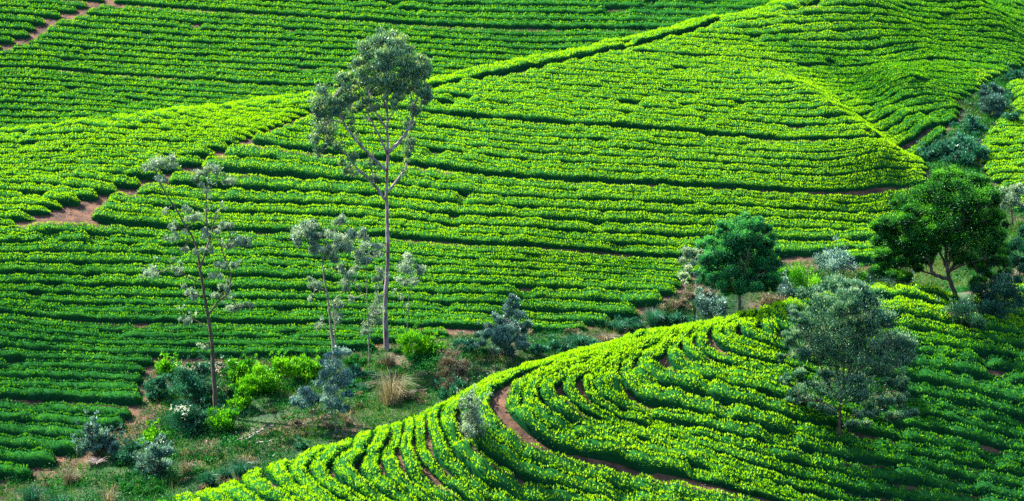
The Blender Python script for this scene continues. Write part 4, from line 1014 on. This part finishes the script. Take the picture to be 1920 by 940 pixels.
for u, v, w_, h_, lab in [(870, 690 - 42, 20, 12, 'teal shrub at the left foot of the silvery bush'), (1005, 655, 22, 10, 'low teal shrub right of the silvery bush'), (1045, 652, 20, 11, 'teal shrub left of the agave-like tussock'), (1250, 600, 16, 8, 'low teal shrub near the silver sapling'), (1110, 645, 14, 7, 'small teal shrub under the dry tussock'), (822, 655, 14, 10, 'green shrub between the tall gum and silvery bush'), (665, 700, 16, 12, 'teal shrub between pale gum and dry tussock'), (565, 838, 12, 9, 'small teal seedling near the knoll edge below the saplings'), (1470, 512, 16, 8, 'small yellow-green shrub at the lowest tea row right of the round tree')]:
    shrub('leafy_shrub', lab, (u, v + h_), 'mid', [(u - w_ * 0.4, v - 3, w_ * 0.6, h_ * 0.7), (u + w_ * 0.4, v, w_ * 0.6, h_ * 0.7), (u, v + 2, w_, h_ * 0.5)], SHRUB_LEAF if 'green shrub' in lab else TEAL_LEAF, group='small shrubs along the gully', tones=(0.45, 0.24), L=0.17)

# tussocks
def tussock(label, u, v, w_, h_, mat, n, tones, name='tussock', stiff=0.6, y0=None, group=None):
    x, y, z = spot(u, v, 'mid')
    if y0: y = y0; x = float(ray(u, v)[0] * y); z = float(ground(x, y))
    pxm = F_PX / y; R = w_ / pxm; Hh = h_ / pxm
    b = Buf(); n = int(n * DET)
    ang = RNG.uniform(0, 2 * math.pi, n); lean = RNG.random(n) ** 0.8 * 1.15
    d = np.stack([np.cos(ang) * lean, np.sin(ang) * lean, np.full(n, 0)], 1)
    L0 = Hh * RNG.uniform(0.35, 1.15, n)
    base = np.array([x, y, z]) + np.stack([np.cos(ang), np.sin(ang), 0 * ang], 1) * (RNG.random((n, 1)) ** 0.7 * R * 0.4)
    p1 = base + (d * R * 0.45 / Hh * stiff + np.array([0, 0, 0.62])) * L0[:, None]
    p2 = base + (d * R / Hh + np.array([0, 0, 1.0]) * (1 - 0.45 * lean[:, None])) * L0[:, None]
    sd = unit(np.cross(p2 - base, RNG.normal(size=(n, 3)))) * RNG.uniform(0.006, 0.014, (n, 1))
    V = np.stack([base - sd, base + sd, p1 + sd * 0.8, p1 - sd * 0.8, p2 + sd * 0.15, p2 - sd * 0.15], 1)
    k = np.arange(n)[:, None] * 6
    F = np.concatenate([k + np.array([0, 1, 2, 3]), k + np.array([3, 2, 4, 5])])
    b.add(V.reshape(-1, 3), F, np.repeat(np.clip(tones[0] + RNG.normal(size=n) * tones[1], 0, 1), 6))
    o = b.build(name, mat, loc=(x, y, z))
    return tag(o, label, 'grass tussock', group)
G_T = 'stiff teal tussocks along the gully'
tussock('broad teal tussock at the knoll edge, lower gully', 455, 895, 32, 40, TEAL_LEAF, 700, (0.4, 0.2), group=G_T)
tussock('teal tussock left of the broad one at the knoll edge', 392, 912, 26, 34, TEAL_LEAF, 450, (0.3, 0.2), group=G_T)
tussock('small teal tussock between two larger ones at the knoll edge', 424, 898, 20, 26, TEAL_LEAF, 300, (0.35, 0.2), group=G_T)
tussock('brightest teal agave-like tussock in the mid gully', 1085, 655, 22, 38, TEAL_LEAF, 600, (0.62, 0.2), group=G_T)
tussock('teal tussock left of the brightest agave-like one', 1062, 650, 16, 26, TEAL_LEAF, 260, (0.4, 0.2), group=G_T)
tussock('tall blue-teal tussock at the foot of the tea near the round tree', 1225, 612, 26, 36, TEAL_LEAF, 650, (0.55, 0.2), group=G_T)
tussock('teal tussock left of the tall blue-teal one', 1162, 625, 20, 28, TEAL_LEAF, 400, (0.5, 0.2), group=G_T)
tussock('teal tussock right of the dry pale tussock, mid gully', 1196, 618, 20, 22, TEAL_LEAF, 300, (0.5, 0.2), group=G_T)
tussock('small teal tussock left of the knoll, near red patch', 685, 735, 12, 20, TEAL_LEAF, 160, (0.6, 0.2), group=G_T)
G_D = 'dry straw-coloured tussocks in the gully'
tussock('large dry straw tussock below the tall gum', 735, 758, 52, 74, DRY_LEAF, 520, (0.62, 0.25), group=G_D)
tussock('dry brown tussock at the foot of the tall gum', 728, 690, 26, 34, DRY_LEAF, 350, (0.3, 0.22), group=G_D)
tussock('grey dry tussock right of the large straw one', 765, 752, 18, 26, DRY_LEAF, 260, (0.35, 0.25), group=G_D)
tussock('dry pale tussock between teal ones, mid gully', 1133, 645, 26, 24, DRY_LEAF, 420, (0.5, 0.25), group=G_D)
tussock('dry straw tussock near the lower left corner', 132, 910, 24, 40, DRY_LEAF, 420, (0.5, 0.25), group=G_D)
tussock('dry tussock below the blue sapling, lower gully', 655, 800, 18, 26, DRY_LEAF, 200, (0.4, 0.25), group=G_D)
tussock('thin dry stalks at the bottom edge of the gully', 205, 950, 26, 50, DRY_LEAF, 160, (0.55, 0.25), group=G_D)
tussock('thin dry stalks left of the knoll, bottom of the gully', 350, 890, 22, 40, DRY_LEAF, 140, (0.55, 0.25), group=G_D)
tussock('dry tussock right of the upright stalks, by blossom shrub', 300, 905 - 20, 18, 28, DRY_LEAF, 150, (0.45, 0.25), group=G_D)
tussock('blue-grey grass clump in the bottom left corner', 60, 945, 34, 42, TEAL_LEAF, 500, (0.3, 0.25), group=G_T)
tussock('blue-grey grass clump right of the corner one', 110, 950, 28, 30, TEAL_LEAF, 300, (0.4, 0.25), group=G_T)

# dead umbrella-shaped shrub
def dead_umbrella():
    x, y, z = spot(181, 905, 'mid'); rt = root('dead_shrub', (x, y, z), 'dead brown umbrella-shaped shrub on a single stem, lower left', 'shrub')
    s = Buf(); st = wobble([(x, y, z), (x, y, z + 0.6), (x, y, z + 1.15)], 8, 0.01); tube(s, st, 0.03, 0.02, 6); s.build('stem', DARK_BARK, rt, parent_loc=(x, y, z), smooth=True)
    t = Buf()
    for k in range(46):
        a = RNG.uniform(0, 6.28); r = RNG.uniform(0.35, 0.8)
        tube(t, [(x, y, z + 1.1), (x + math.cos(a) * r * 0.5, y + math.sin(a) * r * 0.5, z + 1.35), (x + math.cos(a) * r, y + math.sin(a) * r, z + 1.42 + RNG.uniform(-0.12, 0.08))], 0.014, 0.006, 3)
    t.build('twigs', DEAD_WOOD, rt, parent_loc=(x, y, z))
dead_umbrella()

# fallen branches
def fallen(label, px, r0, r1, mat, twigs=3):
    x, y = drop([p[0] for p in px], [p[1] for p in px], 'mid', 0.0)
    P = np.stack([x, y, ground(x, y) + r0 * 0.8], 1)
    b = Buf(); q = wobble(P, 16, 0.03); tube(b, q, r0, r1, 8)
    for k in range(twigs):
        a = q[RNG.integers(4, 14)]; e = a + rand_dirs(1)[0] * np.array([0.7, 0.7, 0.15]) + np.array([0, 0, 0.25]); tube(b, [a, (a + e) / 2, e], r1 * 0.8, 0.008, 4)
    c = P[0]; o = b.build('fallen_branch', mat, loc=(float(c[0]), float(c[1]), float(c[2])), smooth=True)
    tag(o, label, 'branch', 'fallen branches on the bare patch of the gully')
fallen('long pale fallen branch on the bare patch, furthest left', [(415,838),(445,828),(480,815),(505,806)], 0.06, 0.03, DEAD_WOOD)
fallen('grey-violet fallen branch lying in the middle of the bare patch', [(460,828),(480,818),(500,806),(512,802)], 0.09, 0.05, STONE)
fallen('reddish fallen branch curving right towards the blue sapling', [(480,834),(520,828),(545,812),(570,798)], 0.06, 0.03, DEAD_WOOD)
fallen('dark fallen log at the knoll edge right of the straw tussock', [(770,742),(785,738),(802,736)], 0.12, 0.09, DARK_BARK, 1)

# ------------------------------------------------------------------ uncountable ground cover of the gully
def scatter(n, layer_poly, keep):
    P = []
    lo = layer_poly.min(0); hi = layer_poly.max(0)
    while sum(len(p) for p in P) < n:
        q = RNG.uniform(lo, hi, (n * 2, 2))
        q = q[inside(q[:, 0], q[:, 1], layer_poly)]
        m = np.ones(len(q), bool)
        for pl in (Q_MAIN, Q_LEFT, Q_KNOLL, Q_RIGHT, Q_FAR): m &= ~inside(q[:, 0], q[:, 1], pl)
        q = q[m]; q = q[keep(q)]
        P.append(q)
    return np.concatenate(P)[:n]

def gully_noise(x, y, f, s):
    return np.sin(x * f + s) * np.sin(y * f * 1.2 + 2 * s) + 0.6 * np.sin((x + y) * f * 2.1 + s) * np.sin((x - y) * f * 1.7) + 0.4 * np.sin(x * f * 4.3 + 3 * s) * np.sin(y * f * 3.9)

Q_GULLY = np.array([(-45,112),(-12,108),(0,120),(10,127),(22,134),(30,141),(42,148),(52,175),(56,235),(44,235),(34,205),(30,170),(20,172),(5,160),(-12,158),(-28,150),(-45,140)], float)
def blades(P, h, wdt, tones, buf, lean=0.45):
    n = len(P); z = ground(P[:, 0], P[:, 1])
    b0 = np.stack([P[:, 0], P[:, 1], z - 0.02], 1)
    d = np.concatenate([RNG.normal(size=(n, 2)) * lean, np.ones((n, 1))], 1)
    tip = b0 + unit(d) * h[:, None]
    sd = unit(np.cross(d, RNG.normal(size=(n, 3)))) * wdt
    V = np.stack([b0 - sd, b0 + sd, tip + sd * 0.25, tip - sd * 0.25], 1)
    buf.add(V.reshape(-1, 3), np.arange(n * 4).reshape(n, 4), np.repeat(np.clip(tones, 0, 1), 4))
soil_lines = [(seg, w) for seg, w in [(poly_drop(q, 'mid', 0), w) for q, w in SOIL]]
def not_soil(q):
    m = np.ones(len(q), bool)
    for s_, w in soil_lines: m &= (seg_dist(q[:, 0], q[:, 1], s_) > w * 0.8) | (RNG.random(len(q)) < 0.35)
    return m
P = scatter(int(170000 * DET), Q_GULLY, lambda q: not_soil(q) & (gully_noise(q[:, 0], q[:, 1], 0.35, 1.0) + RNG.normal(size=len(q)) * 0.3 > -0.9))
g1 = gully_noise(P[:, 0], P[:, 1], 0.22, 2.0)
b = Buf(); blades(P, 0.14 + 0.26 * RNG.random(len(P)) + 0.10 * np.clip(g1, 0, 1), 0.022, 0.40 - 0.10 * (P[:, 0] < -13) + 0.22 * np.clip(g1, -1, 1) + RNG.normal(size=len(P)) * 0.12, b)
tag(b.build('grass', GRASS_LEAF), 'green and straw-coloured grass covering the gully', 'grass', kind='stuff')
P = scatter(int(26000 * DET), Q_GULLY, lambda q: not_soil(q) & (gully_noise(q[:, 0], q[:, 1], 0.8, 9.0) + RNG.normal(size=len(q)) * 0.15 > 0.35))
b = Buf(); g2 = gully_noise(P[:, 0], P[:, 1], 0.4, 5.0); blades(P, 0.3 + 0.6 * RNG.random(len(P)) ** 1.5, 0.013, 0.5 + 0.2 * g2 + RNG.normal(size=len(P)) * 0.15, b, lean=0.6)
tag(b.build('weeds', WEED_LEAF), 'tall tangled weeds and dry stalks in patches along the gully', 'weeds', kind='stuff')
b = Buf()
P = scatter(int(150000 * DET), Q_GULLY, lambda q: not_soil(q) & (gully_noise(q[:, 0], q[:, 1], 0.5, 4.0) + RNG.normal(size=len(q)) * 0.2 > np.where(q[:, 1] > 165, -0.7, np.where(q[:, 0] < -12, -0.05, 0.3))))
n = len(P); C = np.stack([P[:, 0], P[:, 1], ground(P[:, 0], P[:, 1]) + RNG.random(n) * np.where(P[:, 0] < -10, 0.55, 0.38)], 1)
ax = unit(np.array([0, 0, 0.6]) + RNG.normal(size=(n, 3)) * 0.7); ll = 0.15 * RNG.uniform(0.6, 1.3, n)
leaf_cards(b, C, ax, unit(np.cross(ax, rand_dirs(n))), ll, ll * 0.5, np.clip(0.35 + 0.2 * gully_noise(P[:, 0], P[:, 1], 0.9, 7.0) + RNG.normal(size=n) * 0.2, 0, 1))
tag(b.build('undergrowth', HERB_LEAF), 'low teal-green herbs spreading over the gully floor', 'undergrowth', kind='stuff')
# thickets of herbs and dry brush, too tangled to count
def thicket(name, mat, label, spots_, L, tones, kind_w=1.0):
    b = Buf()
    for (u, v, r, h) in spots_:
        x, y, z = spot(u, v, 'mid'); pxm = F_PX / y; rx = r / pxm; rz = h / pxm
        for _ in range(3):
            dx, dy = RNG.normal(size=2) * rx * 0.6
            foliage(b, (x + dx, y + dy, float(ground(x + dx, y + dy)) + rz * 0.35), (rx * 0.7, rx * 0.7, rz * 0.5), 5, int(26 * r * h / 12 * DET), L, 0.4, 'up', (tones + RNG.normal() * 0.08, 0.18), 0.5, 0.2)
    tag(b.build(name, mat), label, name.replace('_', ' '), kind='stuff')
def pick(n, quads, r, h):
    out = []
    for _ in range(n):
        a = quads[RNG.integers(len(quads))]; out.append((RNG.uniform(a[0], a[2]), RNG.uniform(a[1], a[3]), RNG.uniform(*r), RNG.uniform(*h)))
    return out
thicket('low_herbs', HERB_LEAF, 'tangled deep green herbs among the shrubs of the lower gully', pick(80, [(300,705,480,800),(330,690,640,740),(300,780,470,860),(210,850,420,930),(640,680,760,760),(740,660,900,690)], (9, 18), (7, 14)), 0.15, 0.35)
thicket('teal_herbs', TEAL_LEAF, 'tangled teal herbs along the gully and its upper arm', pick(75, [(300,740,460,800),(960,640,1260,660),(1140,600,1320,620),(1735,270,1830,310),(1800,200,1900,260),(1870,140,1920,190),(230,850,330,930),(640,700,700,740)], (9, 17), (7, 13)), 0.15, 0.40)
thicket('dry_brush', DRY_LEAF, 'dry brown brush and dead herbs in the gully', pick(60, [(640,690,830,770),(480,760,660,830),(330,850,560,920),(960,625,1180,650),(60,890,260,940),(1240,560,1480,590)], (8, 15), (6, 12)), 0.12, 0.36)
b = Buf()
P = scatter(int(22000 * DET), np.array([(-50,112),(-12,108),(0,120),(10,127),(22,134),(30,141),(42,148),(52,175),(56,235),(34,235),(30,170),(20,172),(5,165),(-12,166),(-28,170),(-50,172)], float), lambda q: q[:, 0] > -99)
n = len(P); C = np.stack([P[:, 0], P[:, 1], ground(P[:, 0], P[:, 1]) + 0.03], 1)
ax = unit(RNG.normal(size=(n, 3)) * np.array([1, 1, 0.4])); ll = RNG.uniform(0.06, 0.2, n)
leaf_cards(b, C, ax, unit(np.cross(ax, np.array([0, 0, 1.0]) + rand_dirs(n) * 0.5)), ll, ll * 0.4, RNG.random(n) * 0.7)
tag(b.build('plant_litter', DRY_LEAF), 'dry twigs and leaf litter on the bare earth of the gully and path junction', 'leaf litter', kind='stuff')
# fallen leaves and clods between the tea rows
b = Buf()
P = RNG.uniform((-22, 92), (46, 140), (int(16000 * DET), 2)); P = P[inside(P[:, 0], P[:, 1], Q_KNOLL)]; n = len(P)
C = np.stack([P[:, 0], P[:, 1], ground(P[:, 0], P[:, 1]) + 0.03], 1)
ax = unit(RNG.normal(size=(n, 3)) * np.array([1, 1, 0.35])); ll = RNG.uniform(0.05, 0.13, n)
leaf_cards(b, C, ax, unit(np.cross(ax, np.array([0, 0, 1.0]) + rand_dirs(n) * 0.4)), ll, ll * 0.6, RNG.random(n))
tag(b.build('fallen_leaves', DRY_LEAF), 'dry fallen leaves and prunings on the red path of the knoll', 'leaf litter', kind='stuff')
